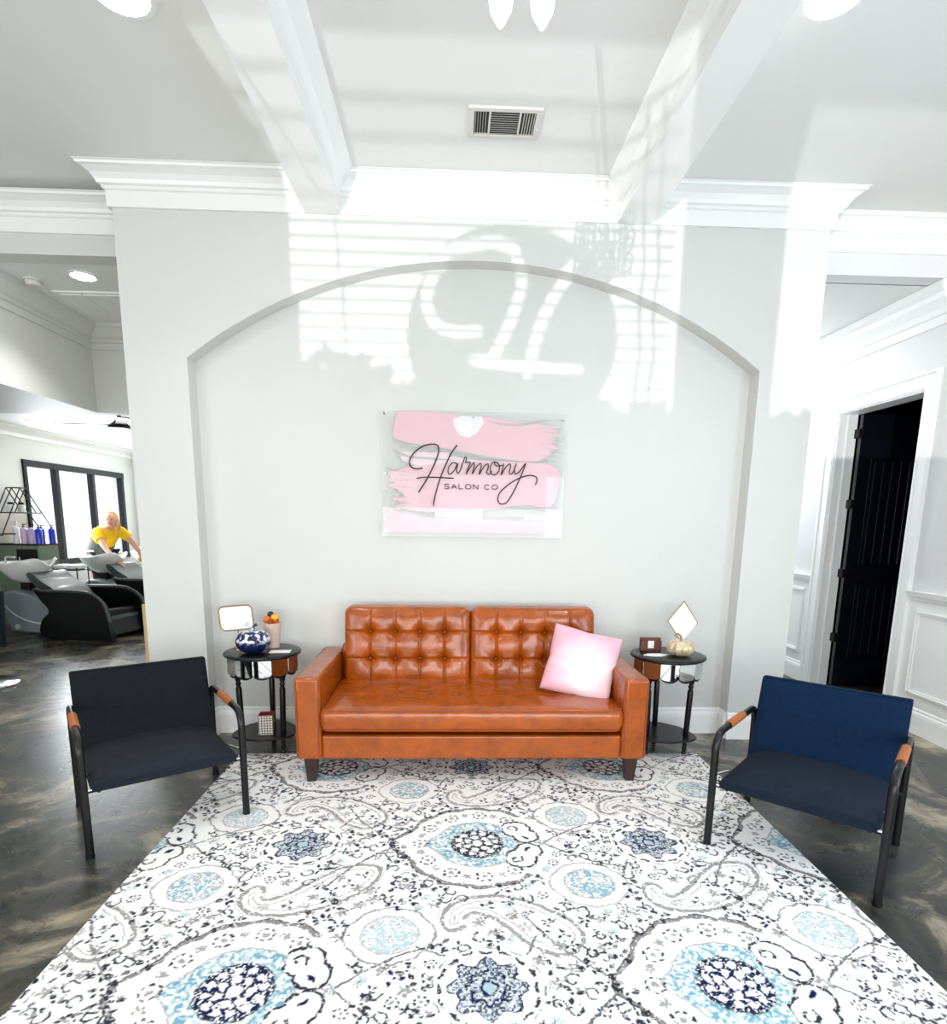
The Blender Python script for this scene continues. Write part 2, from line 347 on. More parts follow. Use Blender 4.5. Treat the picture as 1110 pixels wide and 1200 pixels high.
# front wall with the shop windows (behind the camera)
W1 = (-1.575,-.52,1.2,2.19); W2 = (-.285,1.6,1.385,2.15); YF = -1.6
mb = MB(); y0, y1 = YF-.1, YF
mb.box(-6.2,W1[0],y0,y1,0,ZC); mb.box(W1[1],W2[0],y0,y1,0,ZC); mb.box(W2[1],3.4,y0,y1,0,ZC)
for W in (W1, W2): mb.box(W[0],W[1],y0,y1,0,W[2]); mb.box(W[0],W[1],y0,y1,W[3],ZC)
struct('wall_front', mb, 'wall')

CROWN = [(0,3.18),(.02,3.18),(.02,3.262),(.032,3.268),(.034,3.282),(.05,3.288),(.058,3.305),(.075,3.33),(.105,3.348),(.12,3.352),(.125,3.362),(.135,3.366),(.135,3.369),(0,3.369)]
struct('trim_1', MB().sweep([(XR,YH),(XR,YW),(XL,YW),(XL,YH)][::1], [( -d, z) for d,z in CROWN]), 'trim')
struct('trim_2', MB().sweep([(XL,YH),(-6.0,YH)], [(-(d), z-.02 if z<3.3 else z) for d,z in CROWN][::1]), 'trim') if False else None
def crown(name, path, dz=0, prof=CROWN, scale=1):
    struct(name, MB().sweep(path, [(d*scale, z+dz) for d,z in prof]), 'trim')
bpy.data.objects.remove(bpy.data.objects['trim_1'])
crown('trim_1', [(XL,YH),(XL,YW),(XR,YW),(XR,YH)][::-1])
crown('trim_2', [(XL,YH),(-6.0,YH)], -.035); crown('trim_3', [(XRW,YH),(XR,YH)], -.0)
struct('trim_4', MB().box(-6.0,XL,YH-.001,YH+.14,3.36,3.369), 'trim')
# crown in the left tray and on the hall wall
TC = [(0,2.85),(.015,2.85),(.015,2.90),(.03,2.905),(.03,2.93),(.05,2.94),(.09,2.985),(.10,3.0),(.12,3.01),(.12,3.039),(0,3.039)]
struct('trim_5', MB().sweep([(XL+.16,5.58),(-3.11,5.58),(-3.11,4.27)], TC), 'wall')
HC = [(0,2.80),(.015,2.80),(.015,2.86),(.03,2.865),(.05,2.90),(.09,2.95),(.10,2.98),(.12,3.0),(.12,3.049),(0,3.049)]
struct('trim_6', MB().sweep([(XRW,4.121),(XRW,8.9)], [(d,z-.001) for d,z in HC]), 'trim')
SCR = [(0,2.50),(.015,2.50),(.015,2.55),(.05,2.58),(.09,2.61),(.1,2.639),(0,2.639)]
struct('trim_7', MB().sweep([(XL+.16,11.75),(-6.0,11.75),(-6.0,4.4)], SCR), 'trim')
# ceiling beams
def beam(name, x0, x1):
    mb = MB().box(x0, x1, -1.6, 3.832, 3.18, 3.369)
    for s, x in ((-1,x0),(1,x1)):
        pr = [(x, 3.18),(x+s*.008,3.18),(x+s*.008,3.20),(x,3.205)]
        mb.prism(pr, 'y', -1.6, 3.831)
        pr = [(x,3.262),(x+s*.012,3.268),(x+s*.016,3.285),(x+s*.04,3.32),(x+s*.075,3.345),(x+s*.09,3.355),(x+s*.1,3.369),(x,3.369)]
        mb.prism(pr, 'y', -1.6, 3.83)
    struct(name, mb, 'trim')
beam('trim_8', -.855, -.664); beam('trim_9', .965, 1.15)
# baseboards
BB = [(0,0),(.02,0),(.02,.13),(.017,.15),(.011,.16),(.011,.172),(.005,.182),(0,.184)]
def base(name, path, m='trim'): struct(name, MB().sweep(path, BB), m)
base('baseboard_niche', [(xb0,YW+.005),(xb0,YN),(xa0,YN),(xa0,YW+.005)])
base('baseboard_pier_left', [(xa0,YW),(XL,YW),(XL,4.5)]); base('baseboard_pier_right', [(XR,4.5),(XR,YW),(xb0,YW)])
base('baseboard_right', [(XRW,-1.6),(XRW,4.17)]); base('baseboard_hall', [(XRW,5.35),(XRW,8.9)])
base('baseboard_left', [(-6.0,11.75),(-6.0,-1.6)][::1]); base('baseboard_back', [(XL+.16,11.75),(-6.0,11.75)])
# wainscot on the right wall: chair rail + picture-frame mouldings
RAIL = [(0,.93),(.015,.935),(.02,.955),(.035,.965),(.04,.985),(.045,1.0),(0,1.003)]
def frame_x(mb, y0, y1, z0, z1, w=.035, t=.014):
    for a in ((y0,y1,z0,z0+w),(y0,y1,z1-w,z1),(y0,y0+w,z0+w,z1-w),(y1-w,y1,z0+w,z1-w)):
        mb.box(XRW-t, XRW, a[0], a[1], a[2], a[3])
    for a in ((y0+.01,y1-.01,z0+.012,z0+.022),(y0+.01,y1-.01,z1-.022,z1-.012),(y0+.01,y0+.02,z0+.02,z1-.02),(y1-.02,y1-.01,z0+.02,z1-.02)):
        mb.box(XRW-t-.007, XRW-t, a[0], a[1], a[2], a[3])
mb = MB().sweep([(XRW,-1.6),(XRW,4.17)], RAIL); mb.sweep([(XRW,5.36),(XRW,8.9)], RAIL)
struct('trim_10', mb, 'trim')
mb = MB()
for a in ((3.05,4.09),(1.85,2.9),(.65,1.7),(5.45,6.3),(6.45,7.4),(7.55,8.5)): frame_x(mb, a[0], a[1], .265, .875)
struct('trim_11', mb, 'trim')
mb = MB().box(XRW-.004,XRW,-1.6,4.17,.18,.93); mb.box(XRW-.004,XRW,5.36,8.9,.18,.93)
struct('trim_12', mb, 'trim')
# black door with white casing
door = bpy.data.objects.new('door_1', None); COL.objects.link(door); door['kind'] = 'structure'; door.location = (XRW,5.24,0)
def dpart(name, mb, m, parent=door, **k):
    off = Vector(door.location); mb.v = [(v[0]-off.x, v[1]-off.y, v[2]-off.z) for v in mb.v]; return mb.obj(name, m, parent, **k)
def casing_prof(mb, y0, y1, z0, z1):
    mb.box(XRW-.018,XRW,y0,y1,z0,z1)
mb = MB()
casing_prof(mb,4.165,4.285,0,2.515); casing_prof(mb,5.235,5.355,0,2.515); casing_prof(mb,4.285,5.235,2.395,2.515)
for (a,b,c,d) in ((4.165,4.185,0,2.515),(5.335,5.355,0,2.515),(4.185,5.335,2.495,2.515)): mb.box(XRW-.032,XRW-.018,a,b,c,d)
for (a,b,c,d) in ((4.265,4.275,0,2.405),(5.245,5.255,0,2.405),(4.275,5.245,2.405,2.415)): mb.box(XRW-.026,XRW-.018,a,b,c,d)
dpart('casing', mb, 'trim')
mb = MB(); mb.box(XRW-.002,XRW+.155,5.225,5.241,0,2.4); mb.box(XRW-.002,XRW+.155,4.279,4.295,0,2.4); mb.box(XRW-.002,XRW+.155,4.295,5.225,2.385,2.401)
mb.box(XRW+.07,XRW+.085,5.213,5.225,0,2.385); mb.box(XRW+.07,XRW+.085,4.295,4.307,0,2.385)
dpart('jamb', mb, 'trim')
mb = MB(); sx0, sx1, sy0, sy1 = XRW+.165, XRW+.83, 5.17, 5.21
mb.box(sx0,sx1,sy0,sy1,.01,2.385)
slab = dpart('door_panel', mb, 'doorblack', bevel=.003)
for (z0,z1) in ((1.12,2.0),(.30,.92)):
    mb = MB()
    n = 5; xs0, xs1 = sx0+.14, sx1-.14
    mb.box(xs0-.03,xs1+.03,sy0-.006,sy0,z0-.03,z0-.005); mb.box(xs0-.03,xs1+.03,sy0-.006,sy0,z1+.005,z1+.03); mb.box(xs0-.03,xs0-.008,sy0-.006,sy0,z0-.005,z1+.005); mb.box(xs1+.008,xs1+.03,sy0-.006,sy0,z0-.005,z1+.005)
    for k in range(n):
        x = xs0+(xs1-xs0)*k/n; mb.box(x+.006,x+(xs1-xs0)/n-.006,sy0-.008,sy0-.001,z0,z1)
    p = mb; p.v = [(v[0]-XRW, v[1]-5.24, v[2]) for v in p.v]; p.obj('raised_panel', 'doorblack', slab, bevel=.003)
for z in (2.19,1.60,1.0,.42):
    mb = MB().box(XRW+.135,XRW+.172,5.16,5.224,z,z+.075); dpart('hinge', mb, 'blackmetal', bevel=.004)

# ------------------------------------------------------------------ salon windows
def window_left():
    e = bpy.data.objects.new('window_1', None); COL.objects.link(e); e['kind'] = 'structure'; e.location = (-6.0,10.1,.7)
    def p(name, mb, m): mb.v = [(v[0]+6.0, v[1]-10.1, v[2]-.7) for v in mb.v]; return mb.obj(name, m, e)
    ys = [8.82, 9.52, 10.44, 11.33]
    mb = MB().box(-6.06,-5.97,8.80,11.38,2.12,2.21); mb.box(-6.06,-5.97,8.80,11.38,.70,.78)
    mb.box(-6.06,-5.97,8.80,8.86,.78,2.12)
    p('window_frame', mb, 'blackmetal')
    for y in ys[1:]: p('mullion', MB().box(-6.06,-5.97,y-.035,y+.035,.78,2.12), 'blackmetal')
    for a, b in zip(ys[:-1], ys[1:]): p('pane', MB().box(-6.03,-6.024,a+.03,b-.03,.78,2.12), 'glass')
window_left()
t = MB().box(-12,-11.8,9,22,-1,3.4).obj('building_facade', 'outside'); tag(t, 'pale sided building seen faintly through the salon window', 'building')

# ------------------------------------------------------------------ shop windows behind the camera
def shop_window(n, W):
    e = bpy.data.objects.new('window_%d' % n, None); COL.objects.link(e); e['kind'] = 'structure'; e.location = (W[0],YF,W[2])
    mb = MB()
    for a in ((W[0],W[1],W[2],W[2]+.012),(W[0],W[1],W[3]-.012,W[3]),(W[0],W[0]+.012,W[2],W[3]),(W[1]-.012,W[1],W[2],W[3])): mb.box(a[0],a[1],YF-.07,YF-.03,a[2],a[3])
    mb.v = [(v[0]-W[0],v[1]-YF,v[2]-W[2]) for v in mb.v]; mb.obj('window_frame','trim',e)
shop_window(2, W1); shop_window(3, W2)
bl = MB(); z = 1.50
while z < 2.15: bl.box(W1[0]+.01,W1[1]-.01,YF+.03,YF+.054,z,z+.003); z += .036
blind = bl.obj('window_blind','whiteplastic'); tag(blind,'white horizontal slatted blind hanging in the shop window','blind')
for x in (-1.424,-.731,-.60,-.56): MB().tube([(x+.004*math.sin(k*.9),YF+.08,2.15-k*.03) for k in range(24)], .0035 if x<-.6 else .005, 6).obj('pull_cord','whiteplastic',blind)
# round decal, script letter cut out
S1 = [(-1.082,1.704),(-1.14,1.702),(-1.191,1.716),(-1.218,1.765),(-1.209,1.829),(-1.164,1.88),(-1.096,1.907),(-1.016,1.913),(-.975,1.888),(-.966,1.825),(-.983,1.76),(-1.009,1.694),(-1.041,1.635)]
S2 = [(-.824,1.864),(-.864,1.817),(-.899,1.751),(-.925,1.674),(-.941,1.601)]; S3 = [(-1.088,1.629),(-.998,1.622),(-.904,1.613),(-.804,1.609)]
def decal():
    cx, cz, R, h = -.985, 1.69, .288, .005; n = int(R/h)+1
    segs = []
    for S in (S1,S2,S3):
        c = np.array(cr(S,6)); segs.append((c[:-1],c[1:]))
    A = np.concatenate([s[0] for s in segs]); B = np.concatenate([s[1] for s in segs])
    mb = MB()
    for i in range(-n,n):
        for j in range(-n,n):
            x, z = cx+(i+.5)*h, cz+(j+.5)*h
            if (x-cx)**2+((z-cz)*1.06)**2 > R*R: continue
            p = np.array([x,z]); ab = B-A; t = np.clip(((p-A)*ab).sum(1)/(ab**2).sum(1),0,1); d = np.sqrt((((A+ab*t[:,None])-p)**2).sum(1)).min()
            if d < .0155: continue
            x0,x1,z0,z1 = x-h/2,x+h/2,z-h/2,z+h/2; mb.add([(x0,YF-.035,z0),(x1,YF-.035,z0),(x1,YF-.035,z1),(x0,YF-.035,z1)],[(0,1,2,3)])
    o = mb.obj('window_decal','decal'); tag(o,'round dark vinyl decal with a cut out script letter on the shop window','decal')
decal()
# unseen shrub blocker added outside the window: its ragged top ends the light patch
pl = empty('window_planter', (-1.05,YF-.5,0), 'unseen leafy planter added outside the shop window to cut off the light', 'planter')
MB().box(-.75,.75,-.15,.15,0,.5).obj('planter_box','planter',pl,bevel=.01)
mb = MB(); rnd = random.Random(3)
for k in range(16):
    x = -.72+k*.096; u = (x+.62)/1.1; mb.ball((x,0,1.30-.12*max(0,min(1,u))+.02*math.sin(k*5)),.13,12,(1,.9,1.35)); mb.ball((x,0,.85),.15,12,(1,.9,2.2))
for k in range(1500):
    x = rnd.uniform(-.75,.75); u = (x+.62)/1.1
    topz = 1.575 - .135*max(0,min(1,u)) + .02*math.sin(x*23)
    z = topz - abs(rnd.gauss(0,.16)) - .02; z = max(.5, z)
    y = rnd.uniform(-.1,.1); s = .045; a = rnd.uniform(0,PI); b = rnd.uniform(-.6,.6)
    u1 = Vector((math.cos(a)*s,.3*s,math.sin(a)*s)); v1 = Vector((-math.sin(a)*s*.5,b*s,math.cos(a)*s*.5)); c = Vector((x,y,z))
    mb.add([c-u1,c-v1,c+u1,c+v1],[(0,1,2,3)])
mb.obj('foliage','shrub',pl)

# ------------------------------------------------------------------ ceiling fittings
v = empty('ceiling_vent', (.24,3.295,ZC), 'off-white slatted air register in the ceiling bay above the arch', 'vent')
mb = MB(); w, d = .178, .115
for a in ((-w,w,-d,-d+.028),(-w,w,d-.028,d),(-w,-w+.03,-d+.028,d-.028),(w-.03,w,-d+.028,d-.028),(-.078,-.068,-d+.028,d-.028),(.068,.078,-d+.028,d-.028)): mb.box(a[0],a[1],a[2],a[3],-.014,0)
mb.obj('frame','vent',v,bevel=.003)
MB().box(-w+.02,w-.02,-d+.02,d-.02,-.003,-.001).obj('shade_sheet','ventdark',v)  # flat dark sheet, its colour stands for the shade behind the slats
for k in range(11):
    y = -d+.034+k*(2*d-.068)/10; MB().add([(-.067,y-.004,-.012),(.067,y-.004,-.012),(.067,y+.003,-.004),(-.067,y+.003,-.004)],[(0,1,2,3)]).obj('slat','vent',v)
for sgn in (-1,1):
    for k in range(5):
        x = sgn*(.09+k*.0125); MB().add([(x,-d+.03,-.004),(x,d-.03,-.004),(x+sgn*.004,d-.03,-.012),(x+sgn*.004,-d+.03,-.012)],[(0,1,2,3)]).obj('slat','vent',v)
MB().tube([(w-.014,.03,-.014),(w-.014,.03,-.026)],.004,8).obj('lever','vent',v)
def can(loc, label, r=.075, watts=0, group=None):
    o = empty('recessed_light', loc, label, 'ceiling light', group=group)
    MB().lathe([(r,-.001),(r+.02,-.001),(r+.02,-.008),(r,-.008)],seg=28,ring=True).obj('trim_ring','whiteplastic',o,smooth=True)
    MB().lathe([(.001,-.004),(r*.98,-.004),(r*.98,-.006),(.001,-.006)],seg=28).obj('lamp_lens','can',o)
    if watts:
        l = bpy.data.lights.new('can_lamp','SPOT'); l.energy = watts; l.spot_size = math.radians(125); l.spot_blend = .7; l.shadow_soft_size = .06; l.color = (1,.985,.96)
        lo = bpy.data.objects.new('can_lamp',l); COL.objects.link(lo); lo.location = (loc[0],loc[1],loc[2]-.03)
can((-1.25,2.65,ZC), 'bright recessed ceiling light left of the ceiling beams', .1, 24)
can((1.39,2.52,ZC), 'bright recessed ceiling light right of the ceiling beams', .1, 24)
can((-1.25,.8,ZC), 'unseen recessed ceiling light added left of the beams to brighten the rug', .1, 30)  # out-of-view can added to throw more light on the rug
can((1.39,.8,ZC), 'unseen recessed ceiling light added right of the beams to brighten the rug', .1, 30)  # its added twin on the other side, also out of view
can((-2.5,4.47,3.04), 'recessed light in the left room beside the round detector', .075, 45)
can((-5.39,8.23,2.64), 'recessed light in the salon above the product shelf', .075, 10)
can((-4.85,9.6,2.64), 'recessed light in the salon near the ceiling fan', .075, 10)
d = empty('smoke_detector', (-2.89,4.56,3.04), 'round white smoke detector on the left room ceiling', 'smoke detector')
MB().lathe([(.06,0),(.062,-.012),(.055,-.016),(.05,-.016)],seg=28).obj('mounting_plate','vent',d,smooth=True)
MB().lathe([(.048,-.014),(.048,-.03),(.04,-.042),(.01,-.045)],seg=28).obj('sensor_cover','vent',d,smooth=True)
v = empty('ceiling_grille', (-2.62,4.98,3.04), 'square white supply grille on the left room ceiling', 'vent')
MB().box(-.27,.27,-.23,.23,-.012,0).obj('frame','trim',v,bevel=.004)
for i in range(3): MB().box(-.235+i*.16,-.235+i*.16+.15,-.19,.19,-.018,-.010).obj('louvre_panel','ceil',v,bevel=.003)

# chandelier with a pierced band, hanging just ahead of the camera: its lacy shadow falls on the arch wall
def pierced_chandelier(loc):
    ch = empty('chandelier', loc, 'small ornate chandelier with pierced band and scrolls, nearest the shop window', 'chandelier')
    h = ZC-loc[2]
    mb = MB().tube([(0,0,h),(0,0,.10)],.004,8); mb.lathe([(.045,h),(.045,h-.03),(.01,h-.06)],seg=20); mb.obj('rod','crystal',ch,smooth=True)
    mb = MB(); r = .085
    for i, zz in enumerate((-.055,-.022,.011,.044,.077)):
        for k in range(10):
            a = 2*PI*(k+.5*(i%2))/10; c = (r*math.cos(a),r*math.sin(a),zz); t = (-math.sin(a),math.cos(a)); q = .019
            mb.tube([(c[0]+t[0]*q*math.cos(b),c[1]+t[1]*q*math.cos(b),c[2]+q*math.sin(b)) for b in [2*PI*i_/10 for i_ in range(11)]],.0034,6,False)
    for zz in (-.075,.10): mb.tube([(r*math.cos(b),r*math.sin(b),zz) for b in [2*PI*i/32 for i in range(33)]],.005,6,False)
    mb.obj('pierced_band','crystal',ch,smooth=True)
    for k in range(6):
        a = PI/12+2*PI*k/6; ca, sa = math.cos(a), math.sin(a); mb = MB()
        for pp in ([(.085,-.07),(.10,-.078),(.125,-.06),(.13,-.03),(.115,-.012),(.102,-.028),(.112,-.042)],[(.085,.0),(.11,.012),(.132,.035),(.128,.065),(.108,.07),(.104,.05),(.118,.04)],[(.085,.095),(.10,.115),(.125,.11),(.125,.09)],[(.05,-.075),(.03,-.10),(0,-.11)]):
            mb.tube([(r_*ca,r_*sa,z) for r_,z in cr(pp,5)],.0052,6)
        mb.obj('scroll_arm','crystal',ch,smooth=True)
    MB().ball((0,0,-.125),.012,10,(1,1,1.4)).obj('finial','crystal',ch,smooth=True)
pierced_chandelier((-.05,.70,2.375))
ch = empty('pendant_light', (.125,1.25,2.5), 'cluster of glowing teardrop bulbs hanging at the top edge between the ceiling beams', 'pendant light')
mb = MB().tube([(0,0,ZC-2.5),(0,0,.0)],.004,8); mb.lathe([(.045,ZC-2.5),(.045,ZC-2.53),(.01,ZC-2.56)],seg=20); mb.obj('rod','crystal',ch,smooth=True)
for a in (62,118,270):
    a = math.radians(a); c = (.085*math.cos(a),.085*math.sin(a))
    MB().tube([(0,0,.01),(c[0]*.6,c[1]*.6,.012),(c[0],c[1],0)],.004,6).obj('arm','crystal',ch,smooth=True)
    MB().lathe([(.010,0),(.012,-.02),(.009,-.03)],c=(c[0],c[1],.0),seg=12).obj('lamp_holder','crystal',ch,smooth=True)
    MB().lathe([(.008,-.03),(.019,-.045),(.024,-.068),(.020,-.092),(.008,-.113),(.003,-.12)],c=(c[0],c[1],0),seg=16).obj('bulb','bulb',ch,smooth=True)

# ------------------------------------------------------------------ tufted cushions
def cushion(W, Hh, T, D, cols, rows, r=.05, nx=90, ny=60, dim=.035, cre=.006, vlines=True, lump=.01, seed=0):
    """local x = width, y = height, +z = tufted face; body from z=-T to 0, dome D over it"""
    def mp(u, v):
        x, y = u*W/2, v*Hh/2
        ax, ay = abs(x)-(W/2-r), abs(y)-(Hh/2-r)
        if ax > 0 and ay > 0:
            bx = ax*math.sqrt(max(0,1-ay*ay/(2*r*r))); by = ay*math.sqrt(max(0,1-ax*ax/(2*r*r)))
            x = math.copysign(W/2-r+bx, x); y = math.copysign(Hh/2-r+by, y)
        return x, y
    rn = random.Random(seed); ph = [rn.uniform(0,6) for _ in range(4)]
    def hgt(u, v, x, y):
        e = ((1-abs(u)**5)*(1-abs(v)**5))**.5 if abs(u) < 1 and abs(v) < 1 else 0
        h = D*e
        for bx in cols:
            for by in rows: h -= dim*math.exp(-((x-bx)**2+(y-by)**2)/(.028**2))*e + dim*.35*math.exp(-((x-bx)**2+(y-by)**2)/(.07**2))*e
        if vlines:
            for bx in cols: h -= cre*math.exp(-((x-bx)/.0075)**2)*e
            for by in rows: h -= cre*math.exp(-((y-by)/.0075)**2)*e
        h += lump*e*(math.sin(x*9+ph[0])*math.sin(y*11+ph[1])*.5+.3*math.sin(x*23+ph[2])*math.sin(y*19+ph[3]))
        return h
    # finer sampling near the ends
    us = [math.sin((i/nx-.5)*PI)*.35+(2*i/nx-1)*.65 for i in range(nx+1)]; vs_ = [math.sin((j/ny-.5)*PI)*.35+(2*j/ny-1)*.65 for j in range(ny+1)]
    V = []; F = []
    for v in vs_:
        for u in us:
            x, y = mp(u,v); V.append((x,y,hgt(u,v,x,y)))
    w = nx+1
    for j in range(ny):
        for i in range(nx): F.append((j*w+i,j*w+i+1,(j+1)*w+i+1,(j+1)*w+i))
    ring = [i for i in range(nx)] + [j*w+nx for j in range(ny)] + [ny*w+i for i in range(nx,0,-1)] + [j*w for j in range(ny,0,-1)]
    n = len(ring); base = len(V); prev = ring
    for (off, zz) in ((.008,-T*.25),(.010,-T*.5),(.006,-T*.8),(-.004,-T)):
        st = len(V)
        for i in ring:
            x, y, _ = V[i]; L = math.hypot(x,y); nxn, nyn = x/(W/2), y/(Hh/2); m = max(abs(nxn),abs(nyn)); 
            ox = off*(math.copysign(abs(nxn)**6, nxn)); oy = off*(math.copysign(abs(nyn)**6, nyn))
            V.append((x+ox, y+oy, zz))
        cur = list(range(st, st+n))
        for k in range(n): F.append((prev[k],prev[(k+1)%n],cur[(k+1)%n],cur[k]))
        prev = cur
    F.append(tuple(prev))
    mb = MB(); mb.v = V; mb.f = F
    return mb, ring
def xf(mb, mtx):
    mb.v = [tuple(mtx @ Vector(p)) for p in mb.v]; return mb

# ------------------------------------------------------------------ sofa
sofa = empty('sofa', (.122,3.53,0), 'cognac leather two-cushion sofa with tufted back and dark tapered feet on the patterned rug', 'sofa')
SX0, SX1 = -.966, .968                       # local
YFt = -.41; YBk = .40
def slab_round(mb, x0,x1,y0,y1,z0,z1): return mb.box(x0,x1,y0,y1,z0,z1)
for s in (-1,1):
    a, b = (SX0, SX0+.14) if s < 0 else (SX1-.14, SX1)
    o = MB().box(a,b,YFt,YBk,.148,.612).obj('armrest','leather',sofa,bevel=.02,smooth=True,ang=60)
    bx = (a+.001 if s<0 else b-.001)
    mb = MB()
    for x in (a+.012,b-.012): mb.tube(fillet([(x,YFt-.001,.165),(x,YFt-.001,.602),(x,YBk-.03,.6115)],.02,5),.0028,6)
    mb.obj('piping','seam',o,smooth=True)
MB().box(SX0+.139,SX1-.139,YFt+.012,.05,.148,.285).obj('front_rail','leather',sofa,bevel=.014,smooth=True,ang=60)
MB().box(SX0+.139,SX1-.139,.05,YBk-.02,.148,.30).obj('seat_deck','leather',sofa)
MB().box(SX0+.139,SX1-.139,.27,YBk,.148,.66).obj('back_frame','leather',sofa,bevel=.02,smooth=True,ang=60)
W = SX1-SX0-.29; D = .70
cols = [(-W/2+W*(i+1)/9) for i in range(8)]
mb, ring = cushion(W, D, .115, .022, cols, [-.10,.06], r=.035, nx=150, ny=50, dim=.010, cre=.003, lump=.004, seed=4)
mt = Matrix.Translation((0, YFt-.012+D/2, .438)) @ Matrix.Rotation(math.radians(0.6),4,'X')
sc = xf(mb, mt).obj('seat_cushion','leather',sofa,smooth=True,ang=60)
for zz in (.434,.322):
    pth = [(-W/2+.0,YFt+.25,zz),(-W/2-.004,YFt+.02,zz),(-W/2+.03,YFt-.014,zz),(W/2-.03,YFt-.014,zz),(W/2+.004,YFt+.02,zz),(W/2,YFt+.25,zz)]
    MB().tube(fillet(pth,.03,6),.0042,8).obj('piping','seam',sc,smooth=True)
Wc, Hc = .79, .49
for k, cx in enumerate((-.4,.4)):
    cols = [-.235,-.078,.078,.235]; rows = [-.085,.085]
    mb, ring = cushion(Wc, Hc, .10, .055, cols, rows, r=.055, nx=150, ny=104, dim=.040, cre=.012, lump=.012, seed=k)
    mt = Matrix.Translation((cx, .215, .665)) @ Matrix.Rotation(math.radians(90-7),4,'X')
    bc = xf(mb, mt).obj('back_cushion','leather',sofa,smooth=True,ang=60)
    for bx in cols:
        for by in rows:
            p = mt @ Vector((bx,by,.006)); MB().ball(p,.009,10,(1,.5,1)).obj('button','seam',bc,smooth=True)
for (x,y) in ((SX0+.075,YFt+.05),(SX1-.075,YFt+.05),(SX0+.075,YBk-.05),(SX1-.075,YBk-.05)):
    t, b = .036, .024
    MB().add([(x-t,y-t,.15),(x+t,y-t,.15),(x+t,y+t,.15),(x-t,y+t,.15),(x-b,y-b,.012),(x+b,y-b,.012),(x+b,y+b,.012),(x-b,y+b,.012)],[(0,1,2,3),(7,6,5,4),(0,4,5,1),(1,5,6,2),(2,6,7,3),(3,7,4,0)]).obj('leg','darkwood',sofa,bevel=.003)

# pillow
def pillow():
    n = 40; V = []; F = []; S = .41
    for side in (1,-1):
        for j in range(n+1):
            for i in range(n+1):
                u, v = 2*i/n-1, 2*j/n-1
                pinch = 1-.07*(1-abs(u*v)**.5)*(max(abs(u),abs(v))**4)
                x, z = u*S/2*pinch, v*S/2*pinch
                t = .075*((1-u**4)*(1-v**4))**.55 + .004*math.sin(u*9+v*4)*(1-u*u)*(1-v*v) + .004*math.sin(v*14)*(1-u*u)*(1-v*v)
                V.append((x, side*-t, z))
    w = n+1
    for s in range(2):
        o = s*w*w
        for j in range(n):
            for i in range(n):
                f = (o+j*w+i,o+j*w+i+1,o+(j+1)*w+i+1,o+(j+1)*w+i); F.append(f if s == 0 else f[::-1])
    mb = MB(); mb.v, mb.f = V, F
    o = mb.obj('throw_pillow','pillow',smooth=True,ang=False)
    bm = bmesh.new(); bm.from_mesh(o.data); bmesh.ops.remove_doubles(bm,verts=bm.verts,dist=.0008); bm.to_mesh(o.data); bm.free()
    tag(o,'pale pink and white tie-dye throw pillow leaning on the right end of the sofa','pillow')
    o.location = (.775,3.44,.622); o.rotation_euler = (math.radians(-25), math.radians(12), math.radians(-12))
pillow()

